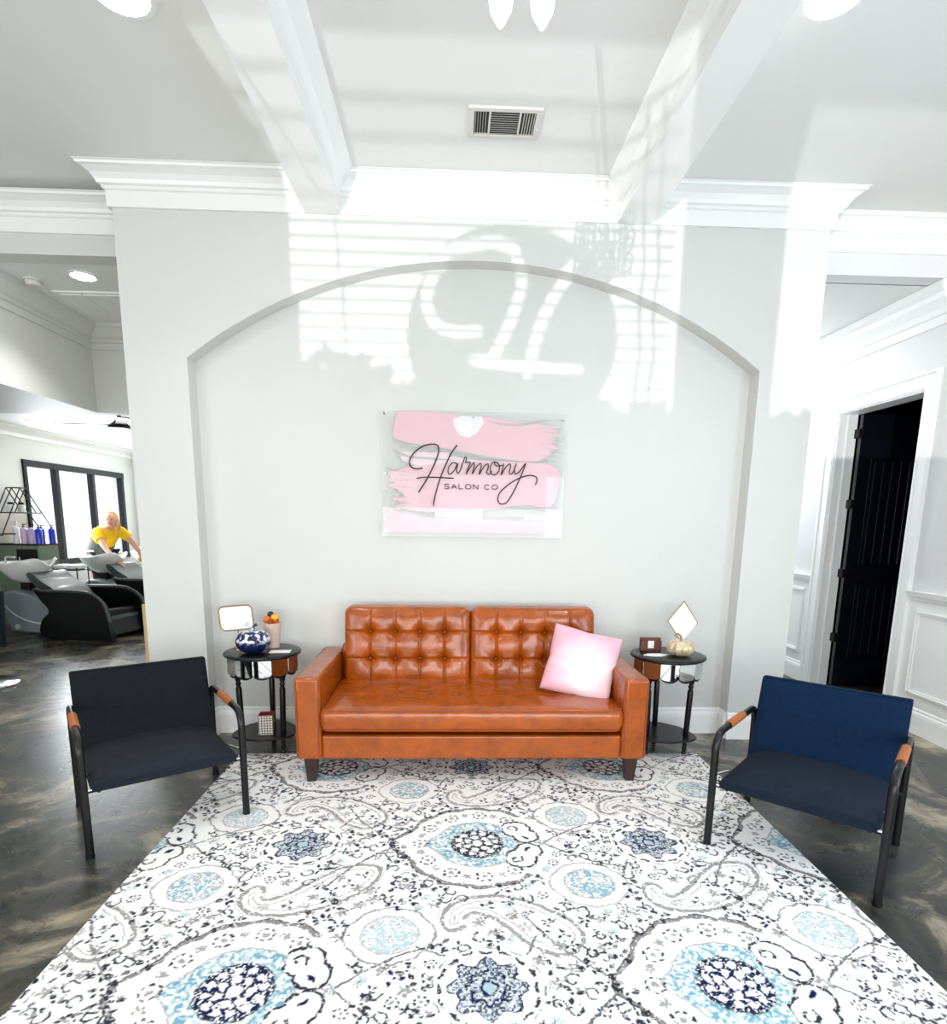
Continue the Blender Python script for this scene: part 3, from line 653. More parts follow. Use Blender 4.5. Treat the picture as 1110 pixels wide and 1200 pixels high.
# ------------------------------------------------------------------ armchairs
def armchair(name, label, loc, rz, fab, seatfab):
    r = empty(name, loc, label, 'armchair', rz)
    w, yf, yb, ha = .327, -.31, .275, .535
    for s in (-1,1):
        x = s*w
        p = fillet([(x,yf-.005,.0),(x,yf,ha),(x,yb,ha-.005),(x,yb+.01,0)],.085,9)
        fr = MB().tube(p,.0165,14).obj('side_frame','blacktube',r,smooth=True)
        MB().tube([(x,.055,ha),(x,-.15,ha)],.0195,16).obj('leather_armrest','wrap',r,smooth=True,label='tan leather wrap around the black arm tube')
        mb = MB().tube([(x-s*.03,yf+.005,.30),(x+s*.002,yf+.005,.30)],.007,10); mb.tube([(x-s*.03,yf+.11,.335),(x+s*.002,yf+.03,.335)],.006,10)
        mb.obj('bolt','chrome',r,smooth=True)
        for yy in (yf,yb+.008): MB().tube([(x,yy,0),(x,yy,.012)],.0185,12).obj('foot_cap','blackmetal',fr)
    mb = MB()
    mb.tube([(-w,yf+.02,.292),(w,yf+.02,.292)],.011,10); mb.tube([(-w,yb-.06,.27),(w,yb-.06,.27)],.011,10); mb.tube([(-w,yb-.0,.47),(w,yb-.0,.47)],.010,10)
    for x in (-.27,.27): mb.tube([(x,yf+.02,.285),(x,yb-.06,.268)],.010,10)
    mb.obj('seat_rail','blacktube',r,smooth=True)
    # seat: domed front, thin edge
    nx, ny = 30, 24; V = []; F = []
    hw = w-.02
    def seat(u, v, top):
        x = u*hw*(1-.02*(1-v)); y = (yf+.0)+(v)*(yb-yf-.07)
        if v < .12: y += .0
        base_z = .300 + .0*v - .02*v
        e = (1-abs(u)**2.6)**.6 if abs(u) < 1 else 0
        f = min(1,(v/.28))**.5 if v > 0 else 0
        return (x, y - .012*(1-abs(2*0-1)) , base_z + (.020 + .080*e*f*(1-.35*v) if top else -.012))
    for top in (1,0):
        for j in range(ny+1):
            for i in range(nx+1): V.append(seat(2*i/nx-1, (j/ny)**1.4, top))
    W_ = nx+1; o = W_*(ny+1)
    for j in range(ny):
        for i in range(nx):
            F.append((j*W_+i,j*W_+i+1,(j+1)*W_+i+1,(j+1)*W_+i)); F.append((o+j*W_+i,o+(j+1)*W_+i,o+(j+1)*W_+i+1,o+j*W_+i+1))
    ring = list(range(nx)) + [j*W_+nx for j in range(ny)] + [ny*W_+i for i in range(nx,0,-1)] + [j*W_ for j in range(ny,0,-1)]
    for k in range(len(ring)): F.append((ring[k],ring[(k+1)%len(ring)],o+ring[(k+1)%len(ring)],o+ring[k]))
    mb = MB(); mb.v, mb.f = V, F; st = mb.obj('seat',seatfab,r,smooth=True,ang=50,bevel=.006)
    MB().tube([(-hw+.005,yf-.003,.321),(hw-.005,yf-.003,.321)],.004,8).obj('piping',seatfab,st,smooth=True)
    # back
    V = []; F = []; nx, ny = 30, 20; hb = w-.012
    z0, z1, y0, y1 = .255, .685, .175, .30
    for side in (0,1):
        for j in range(ny+1):
            for i in range(nx+1):
                u, v = 2*i/nx-1, j/ny
                y = y0+(y1-y0)*v; e = ((1-abs(u)**6)*(1-abs(2*v-1)**8))**.5
                y += (-.018*e if side == 0 else .045+.006*e) + .012*u*u*0
                V.append((u*hb*(1-.0*v), y, z0+(z1-z0)*v-.006*(1-abs(2*v-1)**6)*0))
    W_ = nx+1; o = W_*(ny+1)
    for j in range(ny):
        for i in range(nx):
            F.append((j*W_+i,j*W_+i+1,(j+1)*W_+i+1,(j+1)*W_+i)); F.append((o+j*W_+i,o+(j+1)*W_+i,o+(j+1)*W_+i+1,o+j*W_+i+1))
    ring = list(range(nx)) + [j*W_+nx for j in range(ny)] + [ny*W_+i for i in range(nx,0,-1)] + [j*W_ for j in range(ny,0,-1)]
    for k in range(len(ring)): F.append((ring[k],ring[(k+1)%len(ring)],o+ring[(k+1)%len(ring)],o+ring[k]))
    mb = MB(); mb.v, mb.f = V, F; bk = mb.obj('backrest',fab,r,smooth=True,ang=50,bevel=.008)
    mb = MB().tube([(-hb+.006,y1-.001,z1),(hb-.006,y1-.001,z1)],.0035,8); mb.obj('piping',fab,bk,smooth=True)
    return r
armchair('armchair','charcoal black armchair left of the sofa beside the open salon', (-1.452,2.855,0), math.radians(34.5), 'fabL','fabLs')
armchair('armchair','navy blue armchair right of the sofa in front of the black door', (1.63,2.49,0), math.radians(-42.5), 'fabR','fabRs')

# ------------------------------------------------------------------ side tables
def side_table(label, loc, rz):
    t = empty('side_table', loc, label, 'side table', rz)
    R = .228
    MB().lathe([(.001,.622),(R-.012,.622),(R,.628),(R+.003,.634),(R,.641),(R-.012,.646),(.001,.646)],seg=64).obj('tabletop','blackwood',t,smooth=True,ang=50)
    # scalloped apron and mirrored panels
    n = 12; ra = .203
    mb = MB(); ang = 2*PI/n
    for k in range(n):
        a0 = k*ang; m = 10; V = []; F = []
        for i in range(m+1):
            a = a0+ang*i/m; f = math.sin(PI*i/m)**.6; zb = .530-.026*f
            for rr in (ra, ra-.012): V += [(rr*math.cos(a),rr*math.sin(a),.623),(rr*math.cos(a),rr*math.sin(a),zb)]
        for i in range(m):
            b = i*4; c = b+4; F += [(b,b+1,c+1,c),(b+2,c+2,c+3,b+3),(b+1,b+3,c+3,c+1)]
        mb.add(V,F)
    mb.obj('apron','blackwood',t,smooth=True,ang=30)
    for k in range(n):
        a = (k+.5)*ang; hw = .203*math.tan(ang/2)*.975; rr = .2045; m = 10
        ca, sa = math.cos(a), math.sin(a); pts = [(-hw,.619)] + [(-hw*math.cos(PI*i/m), .542-.024*math.sin(PI*i/m)**.7) for i in range(m+1)] + [(hw,.619)]
        V = [(rr*ca-x*sa, rr*sa+x*ca, z) for x,z in pts] + [((rr-.006)*ca-x*sa, (rr-.006)*sa+x*ca, z) for x,z in pts]; q = len(pts)
        F = [tuple(range(q)), tuple(range(q,2*q))[::-1]] + [(i,(i+1)%q,q+(i+1)%q,q+i) for i in range(q)]
        MB().add(V,F).obj('mirror_panel','mirror',t)
    prof = [(.013,0),(.017,.012),(.013,.022),(.010,.03),(.016,.045),(.010,.058),(.015,.075),(.011,.09),(.017,.12),(.018,.30),(.018,.42),(.012,.44),(.018,.452),(.012,.464),(.017,.476),(.02,.50),(.02,.60)]
    for k in range(3):
        a = math.radians(-90+60+120*k); top = (.158*math.cos(a),.158*math.sin(a)); bot = (.140*math.cos(a),.140*math.sin(a))
        mb = MB(); mb.lathe(prof,seg=16)
        mb.v = [(x+bot[0]+(top[0]-bot[0])*z/.6, y+bot[1]+(top[1]-bot[1])*z/.6, z) for x,y,z in mb.v]; mb.obj('leg','blackwood',t,smooth=True,ang=50)
    MB().lathe([(.001,.116),(.20,.116),(.205,.123),(.20,.130),(.001,.130)],seg=72,fn=lambda a,z: .93+.07*math.cos(3*(a+PI/2)-PI)+.03*math.cos(6*(a+PI/2))).obj('shelf','blackwood',t,smooth=True,ang=50)
    return t
side_table('round black side table with mirrored scalloped apron left of the sofa', (-1.165,3.655,0), 0)
side_table('round black side table with mirrored scalloped apron right of the sofa', (1.36,3.62,0), math.radians(0))
TZ = .646
def pumpkin(name, m, loc, r, h, ribs, label, stem):
    o = empty(name, loc, label, 'pumpkin')
    prof = []
    for i in range(17):
        a = -PI/2+PI*i/16; prof.append((max(.002,r*(math.cos(a)**.75 if math.cos(a)>0 else 0)), h/2+h/2*math.sin(a)*(1 if a<0 else .94-.0*a)))
    prof[-1] = (.004,h*.86); prof[-2] = (prof[-2][0]*.9,h*.93)
    prof[0] = (r*.3,0)
    MB().lathe(prof,seg=96,fn=lambda a,z: 1-.11*abs(math.cos(ribs*a/2))**4*(1 if z>0 else 1)).obj('pumpkin_body',m,o,smooth=True,ang=80)
    if stem == 'short': MB().tube([(0,0,h*.84),(.003,0,h*.98),(.014,0,h*1.12),(.028,0,h*1.18)],[.014,.010,.009,.011],10).obj('stem','cobalt' if m == 'cobalt' else 'gold',o,smooth=True)
    else:
        p = [(0,0,h*.84),(0,0,h*1.05),(-.012,0,h*1.25),(-.03,0,h*1.32),(-.042,0,h*1.24),(-.034,0,h*1.12),(-.024,0,h*1.16)]
        MB().tube(cr(p,5),[.007-.005*i/30 for i in range(31)],8).obj('stem','gold',o,smooth=True)
    return o
pumpkin('ceramic_pumpkin','cobalt',(-1.195,3.575,TZ),.101,.148,8,'cobalt blue and white ceramic pumpkin on the left side table','short')
pumpkin('gilded_pumpkin','goldpump',(1.415,3.56,TZ),.086,.105,10,'pale gold pumpkin with a curly stem on the right side table','curly')
cup = empty('flower_cup',(-1.125,3.745,TZ),'blush pink cup filled with orange autumn picks behind the blue pumpkin','cup')
MB().lathe([(.001,0),(.036,0),(.055,.15),(.056,.158),(.05,.158),(.048,.15),(.001,.145)],seg=32).obj('cup_body','cup',cup,smooth=True,ang=50)
rn = random.Random(5)
for k in range(9):
    a = rn.uniform(0,2*PI); q = rn.uniform(.01,.045); m = ['orange','rust','rust','yellow'][k%4]
    MB().ball((q*math.cos(a),q*math.sin(a),.165+rn.uniform(0,.02)),rn.uniform(.014,.022),10).obj('berry' if m != 'rust' else 'dried_leaf',m,cup,smooth=True)
MB().ball((.02,-.01,.192),.027,14,(1,1,.8)).obj('golden_gourd','yellow',cup,smooth=True)
MB().ball((-.012,.012,.205),.022,12,(1,.6,1.0)).obj('dark_pick','eye',cup,smooth=True)
o = MB().box(-.062,.062,-.035,.035,0,.003).obj('business_card','white',bevel=.0005); o.location = (-1.045,3.61,TZ); o.rotation_euler = (0,0,.1); tag(o,'white card lying beside the blue pumpkin on the left table','card')
o = MB().lathe([(.001,0),(.028,0),(.028,.003),(.001,.003)],seg=6).obj('sticky_note','yellowpaper'); o.location = (-1.30,3.66,TZ); tag(o,'small pale yellow note on the left edge of the left table','note')
# rounded white sign on a stem
def round_rect(w,h,r,n=8):
    out = []
    for cx,cy,a0 in ((w/2-r,h/2-r,0),(-w/2+r,h/2-r,PI/2),(-w/2+r,-h/2+r,PI),(w/2-r,-h/2+r,1.5*PI)):
        for i in range(n+1): a = a0+PI/2*i/n; out.append((cx+r*math.cos(a),cy+r*math.sin(a)))
    return out
s = empty('table_sign',(-1.325,3.72,TZ),'white rounded tabletop sign in a thin gold frame standing on the left table','sign')
s.rotation_euler = (0,math.radians(-4),math.radians(8))
pts = round_rect(.195,.15,.03)
MB().prism([(x,z+.19) for x,z in pts],'y',-.003,.003).obj('sign_board','white',s)
MB().tube([(x,0,z+.19) for x,z in pts+pts[:1]],.005,8,False).obj('gold_frame','gold',s,smooth=True)
mb = MB().tube([(0,.004,.005),(0,.004,.115)],.003,8); mb.lathe([(.001,0),(.04,0),(.04,.006),(.001,.007)],seg=28); mb.obj('stand','gold',s,smooth=True)
mb = MB()
for (x,z,w) in ((.055,.14,.03),(.062,.15,.02),(-.075,.235,.012),(-.08,.22,.008)): mb.box(x-w/2,x+w/2,-.0045,-.003,z,z+.004)
mb.obj('lettering','inkgrey',s)
# patterned box on the lower shelf
b = empty('tissue_box',(-1.145,3.60,.1305),'small white box with a brown lattice pattern and red inside on the left table shelf','box',rz=.15)
mb = MB(); w,h,t = .043,.125,.003
for a in ((-w,w,-w,-w+t),(-w,w,w-t,w),(-w,-w+t,-w+t,w-t),(w-t,w,-w+t,w-t)): mb.box(a[0],a[1],a[2],a[3],0,h)
mb.box(-w,w,-w,w,0,t); mb.obj('box_shell','lattice',b)
mb = MB().box(-w+t+.001,w-t-.001,-w+t+.001,w-t-.001,.08,.085)
for a in ((-w+t,w-t,w-t-.002,w-t),(-w+t,-w+t+.002,-w+t,w-t),(w-t-.002,w-t,-w+t,w-t)): mb.box(a[0],a[1],a[2],a[3],.07,h-.002)
mb.obj('red_lining','redpaper',b)
# right table: card holder, cards, diamond sign
hld = empty('card_holder',(1.268,3.68,TZ),'dark brown wooden card holder on the right side table','card holder',rz=-.05)
MB().box(-.066,.066,.012,.022,0,.088).obj('back_plate','brownwood',hld,bevel=.002)
MB().box(-.066,-.02,-.012,-.004,0,.072).obj('front_plate','brownwood',hld,bevel=.002); MB().box(.02,.066,-.012,-.004,0,.072).obj('front_plate','brownwood',hld,bevel=.002)
MB().box(-.066,.066,-.012,.022,0,.012).obj('base','brownwood',hld,bevel=.002); MB().box(-.03,.03,-.012,-.004,0,.022).obj('front_lip','brownwood',hld)
o = MB().box(-.045,.045,-.001,.008,.0,.055).obj('card_stack','white'); o.location = (1.268,3.68,TZ+.0125); o.rotation_euler = (0,0,-.05); tag(o,'stack of white cards standing in the brown holder','cards')
o = MB().prism([(-.075,-.012),(-.03,.03),(.045,.035),(.078,.0),(.03,-.04),(-.03,-.038)],'z',0,.004).obj('paper_cards','white'); o.location = (1.262,3.575,TZ); tag(o,'loose white hexagonal cards lying in front of the brown holder','cards')
s = empty('diamond_sign',(1.475,3.70,TZ),'white diamond shaped sign in a thin gold frame behind the gold pumpkin','sign')
s.rotation_euler = (math.radians(-3),0,math.radians(-6))
pts = [(0,.32),(.092,.185),(0,.055),(-.092,.19)]
MB().prism([(x,z) for x,z in pts],'y',-.003,.003).obj('sign_board','white',s)
MB().tube([(x,0,z) for x,z in pts+pts[:1]],.0045,8,False).obj('gold_frame','gold',s,smooth=True)
mb = MB().lathe([(.001,0),(.03,0),(.03,.006),(.001,.007)],seg=28); mb.tube([(0,.003,.005),(0,.003,.06)],.003,8); mb.obj('stand','gold',s,smooth=True)
mb = MB()
for (z,w) in ((.21,.05),(.195,.07),(.18,.04),(.165,.055)): mb.box(-w/2,w/2,-.0045,-.003,z,z+.002)
mb.obj('lettering','inkgrey',s)

# ------------------------------------------------------------------ acrylic wall sign
SGX, SGZ, SGY = .133, 1.735, YN-.035
sg = empty('acrylic_sign',(SGX,SGY,SGZ),'clear acrylic salon sign with pink brush strokes and black script mounted above the sofa','sign')
sw, sh = .585, .388
MB().box(-sw,sw,0,.006,-sh,sh).obj('acrylic_panel','acrylic',sg)
def sp(zx, zy): return (-.583+(zx-80)/955*1.165, .385-(zy-100)/635*.77)
def poly(name, pts, m, y, parent=sg, ragged=None):
    P = [sp(*p) for p in pts]; V = [(x,y,z) for x,z in P] + [(x,y+.0008,z) for x,z in P]; q = len(P)
    return MB().add(V,[tuple(range(q)),tuple(range(q,2*q))[::-1]]+[(i,(i+1)%q,q+(i+1)%q,q+i) for i in range(q)]).obj(name,m,parent)
rg = random.Random(11)
def ragged(x, y0, y1, amp, n):              # ragged vertical edge
    return [(x+rg.uniform(-amp,amp), y0+(y1-y0)*i/n) for i in range(1,n)]
poly('paint_stroke', [(180,100),(300,98),(430,104),(455,112),(560,118),(640,120),(760,140),(900,150),(1000,160)]+ragged(985,170,320,38,14)+[(905,338),(820,340),(700,325),(600,312),(470,290),(330,272),(210,255),(150,238),(138,215),(150,150),(160,110)], 'pinkstroke', .0075)
poly('paint_stroke', [(205,375),(300,368),(430,352),(600,338),(760,342),(870,345),(950,350),(1000,372),(1018,400),(1012,470),(1000,530),(975,570),(930,578),(850,566),(760,572),(690,590),(560,600),(400,612),(250,604),(140,588)]+ragged(150,575,390,45,16), 'pinkstroke', .0078)
poly('paint_stroke', [(120,600),(220,625),(420,640),(600,640),(760,648),(870,655),(965,662),(985,690),(960,712),(700,716),(400,716),(120,716),(88,690),(95,630)], 'pinkstroke', .0081)
poly('pale_stroke', [(180,300),(300,300),(520,330),(640,345),(740,350),(560,372),(400,362),(260,372),(180,345)], 'palepink', .0084)
poly('pale_stroke', [(90,620),(180,640),(200,700),(150,716),(88,716)], 'whitestroke', .0086)
poly('pale_stroke', [(345,300),(430,300),(440,430),(610,440),(610,716),(360,716),(355,560),(390,520),(270,515),(262,420)], 'palepink', .0088)
poly('pale_stroke', [(450,130),(500,115),(600,118),(610,150),(575,200),(530,225),(480,210),(455,170)], 'whitestroke', .0070)
for pts in ([(140,235),(200,258),(330,276),(470,292),(620,315),(760,330),(860,345),(760,338),(600,322),(450,300),(300,283),(190,268),(145,246)],
            [(140,290),(230,322),(360,330),(480,342),(360,340),(240,335),(170,318)],
            [(600,130),(700,150),(800,150),(900,130),(980,128),(900,142),(810,162),(700,160)],
            [(110,572),(200,606),(330,632),(500,640),(340,640),(190,620)],
            [(750,576),(840,568),(930,580),(1000,570),(1012,585),(930,598),(840,580)],
            [(670,632),(830,628),(830,640),(670,638)],
            [(100,380),(150,395),(230,372),(150,402),(110,396)]):
    poly('brush_streak', pts, 'greystroke', .0066)
for k in range(12):
    y = 400+k*15+rg.uniform(-4,4); x = 105+rg.uniform(0,40); poly('bristle_mark', [(x,y),(x+60,y+rg.uniform(-1,6)),(x+115,y+4),(x+60,y+5+rg.uniform(0,3))],'greystroke',.0064)
for k in range(9):
    y = 165+k*20+rg.uniform(-4,4); x = 900+rg.uniform(-20,40); poly('bristle_mark', [(x,y),(x+70,y+8),(x+115,y+14),(x+60,y+12)],'greystroke',.0064)
def ribbon(mb, pts, r, y, n=6):
    P = cr(pts,n) if n else pts
    mb.tube([(sp(*p)[0],y,sp(*p)[1]) for p in P], r, 8)
mb = MB()
for st, r in (([(293,383),(262,388),(232,378),(225,350),(245,310),(290,275),(340,262),(370,268),(376,300),(355,360),(320,430),(290,480),(270,508)],.0030),
          ([(472,264),(445,300),(415,360),(390,420),(370,480),(355,540),(350,576)],.0030),([(262,437),(300,430),(370,430),(455,433)],.0027),
          ([(472,360),(452,352),(432,372),(425,400),(436,412),(458,392),(476,356),(470,390),(478,408),(492,385),(505,345),(514,324),(522,332),(516,350),(530,350),(541,352),(526,390),(522,408)],.0024),
          ([(520,412),(540,378),(560,352),(562,372),(552,410),(575,372),(596,354),(598,372),(588,412),(612,372),(632,356),(636,372),(628,400),(640,410),(655,392)],.0024),
          ([(688,352),(664,346),(648,368),(650,400),(668,412),(690,395),(694,365),(680,348),(668,352),(680,366),(714,362)],.0024),
          ([(716,352),(712,380),(704,412),(728,372),(750,354),(752,374),(746,400),(758,406),(772,388)],.0024),
          ([(784,352),(774,382),(778,404),(798,396),(832,350),(815,400),(790,460),(760,520),(735,555),(705,562),(690,542),(697,508),(735,468),(790,432),(850,412),(886,418),(895,436),(886,460)],.0026)):
    ribbon(mb, st, r*1.35, -.004)
mb.obj('script_lettering','ink',sg,smooth=True)
LT = {'S':[[(1,.15),(.8,0),(.2,0),(0,.2),(.2,.45),(.8,.55),(1,.8),(.8,1),(.2,1),(0,.85)]], 'A':[[(0,1),(.5,0),(1,1)],[(.2,.65),(.8,.65)]], 'L':[[(0,0),(0,1),(.9,1)]],
      'O':[[(.5+.5*math.cos(2*PI*i/16),.5+.5*math.sin(2*PI*i/16)) for i in range(17)]], 'N':[[(0,1),(0,0),(1,1),(1,0)]], 'C':[[(.5+.5*math.cos(a),.5+.5*math.sin(a)) for a in [math.radians(40+280*i/14) for i in range(15)]]]}
mb = MB(); x = 408
for chh in 'SALON CO':
    if chh == ' ': x += 22; continue
    wd = {'S':24,'A':28,'L':22,'O':30,'N':26,'C':28}[chh]
    for stt in LT[chh]:
        for p, q_ in zip(stt[:-1], stt[1:]): ribbon(mb, [(x+p[0]*wd, 463+p[1]*24), (x+q_[0]*wd, 463+q_[1]*24)], .0024, -.0025, 0)
    x += wd+11.5
mb.obj('block_lettering','ink',sg,smooth=True)
for (zx,zy) in ((95,112),(1020,130),(100,412),(556,122),(412,684),(995,714),(100,705)):
    x,z = sp(zx,zy); MB().tube([(x,-.004,z),(x,.034,z)],.006,12).obj('standoff_pin','chrome',sg,smooth=True)

# ------------------------------------------------------------------ rug
def build_rug():
    RX0, RX1, RY1 = -1.30, 1.565, 3.555; h = .0034; RYF = 1.40
    nx = int((RX1-RX0)/h)+1; ny = int((RY1-RYF)/h)+1
    xs = np.linspace(RX0,RX1,nx); ys = np.linspace(RYF,RY1,ny)
    img = np.empty((ny,nx,3)); base = np.array(lin((250,249,247))); img[:] = base
    rs = np.random.RandomState(4)
    def vnoise(sc, seed, X, Y):
        x = X/sc; y = Y/sc; xi = np.floor(x).astype(int); yi = np.floor(y).astype(int); fx = x-xi; fy = y-yi
        fx = fx*fx*(3-2*fx); fy = fy*fy*(3-2*fy)
        tb = np.random.RandomState(seed).rand(256,256)
        g = lambda a,b: tb[(a)%256,(b)%256]
        return (g(xi,yi)*(1-fx)+g(xi+1,yi)*fx)*(1-fy)+(g(xi,yi+1)*(1-fx)+g(xi+1,yi+1)*fx)*fy
    XX, YY = np.meshgrid(xs,ys)
    wob = (vnoise(.014,1,XX,YY)-.5)*.010; wob2 = (vnoise(.014,2,XX,YY)-.5)*.010; grain = vnoise(.006,3,XX,YY); gr2 = vnoise(.02,5,XX,YY)
    C = dict(n=lin((22,32,74)), k=lin((48,50,62)), g=lin((132,126,128)), lg=lin((176,172,172)), b=lin((104,162,184)), lb=lin((172,200,208)), db=lin((58,92,138)), w=lin((250,249,247)))
    for k in C: C[k] = np.array(C[k])
    def win(cx, cy, R):
        i0, i1 = max(0,int((cx-R-RX0)/h)), min(nx,int((cx+R-RX0)/h)+2); j0, j1 = max(0,int((cy-R-RYF)/h)), min(ny,int((cy+R-RYF)/h)+2)
        if i0 >= i1 or j0 >= j1: return None
        return slice(j0,j1), slice(i0,i1)
    def paint(w, a, col, thr=.22, st=1.0):
        a = np.clip(a,0,1)*st
        a = a*np.clip((grain[w]-thr)*5+.6,.0,1)
        img[w] = img[w]*(1-a[...,None]) + C[col]*a[...,None]
    def soft(d, t=.0): return np.clip((t-d)/(h*1.1)+.5,0,1)
    def loc(w, cx, cy): return XX[w]-cx+wob[w], YY[w]-cy+wob2[w]
    def seg_d(x, y, P):
        d = np.full(x.shape,9.)
        for (ax,ay),(bx,by) in zip(P[:-1],P[1:]):
            vx, vy = bx-ax, by-ay; t = np.clip(((x-ax)*vx+(y-ay)*vy)/(vx*vx+vy*vy+1e-9),0,1); d = np.minimum(d,np.hypot(x-ax-t*vx,y-ay-t*vy))
        return d
    def inside(x, y, P):
        c = np.zeros(x.shape,bool)
        for (ax,ay),(bx,by) in zip(P,P[1:]+P[:1]):
            if ay == by: continue
            c ^= ((ay>y)!=(by>y)) & (x < (bx-ax)*(y-ay)/(by-ay)+ax)
        return c
    A = (.785,.85); B = (.785,-.85); O = (.125,2.49)
    def lat(dx=0, dy=0):
        for i in range(-3,4):
            for j in range(-3,4): yield O[0]+i*A[0]+j*B[0]+dx, O[1]+i*A[1]+j*B[1]+dy
    def ring_flower(cx, cy, r, col='k', core='g'):
        w = win(cx,cy,r*1.6)
        if w is None: return
        x, y = loc(w,cx,cy); d = np.hypot(x,y); th = np.arctan2(y,x)
        paint(w, soft(np.abs(d-r*.9),.0045)*(np.cos(7*th)>-.35), col); paint(w, soft(d,r*.35), core, st=.8)
    def sprig(cx, cy, r, rot, col, n=4):
        w = win(cx,cy,r*1.7)
        if w is None: return
        x0, y0 = loc(w,cx,cy)
        for k in range(n):
            a = rot+k*2*PI/n*(.8 if n>3 else 1)+.5*math.sin(k*3+rot); c, s = math.cos(a), math.sin(a)
            x = x0*c+y0*s-r*.75; y = -x0*s+y0*c
            paint(w, soft(np.hypot(x/1.9,y)-r*.20), col)
        paint(w, soft(np.hypot(x0,y0)-r*.18), col)
    def blob(cx, cy, r, col, st=.8):
        w = win(cx,cy,r*1.6)
        if w is None: return
        x, y = loc(w,cx,cy); th = np.arctan2(y,x); d = np.hypot(x,y); paint(w, soft(d-r*(.8+.25*np.cos(5*th+cx*40))), col, st=st, thr=.35)
    def curl(cx, cy, r, rot, col, fl=1):
        w = win(cx,cy,r*1.7)
        if w is None: return
        x, y = loc(w,cx,cy); c, s = math.cos(rot), math.sin(rot)
        P = []
        for i in range(12):
            t = i/11; a = t*4.6; q = r*(1-.62*t); P.append(((q*math.cos(a))*c-(fl*q*math.sin(a))*s, (q*math.cos(a))*s+(fl*q*math.sin(a))*c))
        paint(w, soft(seg_d(x,y,P)-.0042), col)
    def line(P, wd, col, st=1):
        cx = sum(p[0] for p in P)/len(P); cy = sum(p[1] for p in P)/len(P); R = max(math.hypot(p[0]-cx,p[1]-cy) for p in P)+.03
        w = win(cx,cy,R)
        if w is None: return
        x, y = XX[w]+wob[w], YY[w]+wob2[w]; paint(w, soft(seg_d(x,y,P)-wd), col, st=st)
    # ---- stems joining the motifs
    for cx, cy in lat():
        for s in (-1,1):
            P = [(cx+.30,cy),(cx+.38,cy+s*.07),(cx+.50,cy+s*.15),(cx+.63,cy+s*.20)]; line(cr(P,4),.0042,'k',.9)
            P = [(cx-.36,cy+s*.01),(cx-.46,cy+s*.10),(cx-.56,cy+s*.22),(cx-.62,cy+s*.33)]; line(cr(P,4),.0050,'g' if s>0 else 'k',.9)
    for cx, cy in lat(.785,0):
        for k in range(4):
            a = math.radians(45+90*k); line([(cx+.20*math.cos(a),cy+.2*math.sin(a)),(cx+.30*math.cos(a+.12),cy+.30*math.sin(a+.12))],.0045,'k',.9)
    PAp = [(-.071,-.566),(-.12,-.583),(-.154,-.537),(-.124,-.445),(-.015,-.39),(.118,-.397),(.241,-.466),(.328,-.55),(.348,-.631),(.297,-.701),(.232,-.708),(.152,-.657),(.086,-.569),(.028,-.512),(-.035,-.487),(-.076,-.52)]
    PBp = [(.718,-.346),(.704,-.32),(.669,-.319),(.644,-.369),(.652,-.423),(.697,-.47),(.767,-.488),(.843,-.489),(.957,-.454),(1.075,-.376),(1.148,-.281),(1.154,-.193),(1.092,-.166),(1.01,-.182),(.927,-.248),(.834,-.344),(.756,-.398),(.722,-.383)]
    occ = []                                    # keep-out tests for the fillers, in lattice coordinates
    for PP in (PAp,PBp):
        S = cr(PP,4); mx = (sum(p[0] for p in PP)/len(PP), sum(p[1] for p in PP)/len(PP))
        for cx, cy in lat():
            Q = [(cx+p[0],cy+p[1]) for p in S]; c0 = (cx+mx[0],cy+mx[1]); w = win(c0[0],c0[1],.34)
            if w is None: continue
            x, y = XX[w]+wob[w], YY[w]+wob2[w]; d = seg_d(x,y,Q)
            paint(w, soft(np.abs(d-.004)-.0045), 'g', st=.9)
            ins = inside(x,y,Q); 
            paint(w, soft(np.abs(d-.030)-.003)*ins, 'lg', st=.9)
            lob = np.abs(((d-.016))); paint(w, soft(lob-.002)*(~ins), 'lg', st=.7)
    PAc = [(.02,-.445,'k'),(.10,-.455,'lb'),(.17,-.50,'n'),(.24,-.55,'n'),(.21,-.60,'n'),(.28,-.61,'n'),(.26,-.66,'g'),(.15,-.57,'lg'),(.30,-.67,'k'),(.10,-.42,'k')]
    PBc = [(.75,-.44,'lg'),(.84,-.43,'k'),(.92,-.38,'g'),(.98,-.34,'n'),(1.04,-.30,'k'),(1.00,-.26,'g'),(1.09,-.24,'k'),(.93,-.31,'k'),(.90,-.44,'lg'),(1.08,-.33,'g')]
    q = random.Random(2)
    for L in (PAc,PBc):
        for dx,dy,c in L:
            rot = q.uniform(0,6)
            for cx, cy in lat(dx,dy):
                (blob if c in ('lb','lg','g') else sprig)(cx,cy,.026,*( (c,) if c in ('lb','lg','g') else (rot,c,5)))
    # ---- light roundels
    for dx, dy in ((.45,.25),(.44,-.31)):
        for cx, cy in lat(dx,dy):
            w = win(cx,cy,.19)
            if w is None: continue
            x, y = loc(w,cx,cy); d = np.hypot(x*.97,y); th = np.arctan2(y,x)
            paint(w, soft(np.abs(d-(.142+.007*np.abs(np.sin(5*th))+.014*np.exp(-(np.sin(th)/.25)**2)))-.0045),'g' if dy>0 else 'lg',st=.9)
            m = soft(d-.098-.004*np.cos(11*th)); mott = vnoise(.010,9,XX[w],YY[w])*.7+vnoise(.025,8,XX[w],YY[w])*.3
            paint(w, m*np.clip((mott-.42)*7,0,1), 'b' if dy<0 else 'lb', st=.85); paint(w, m*np.clip((.36-mott)*8,0,1), 'g', st=.7); paint(w, soft(np.abs(d-.098)-.003),'lg')
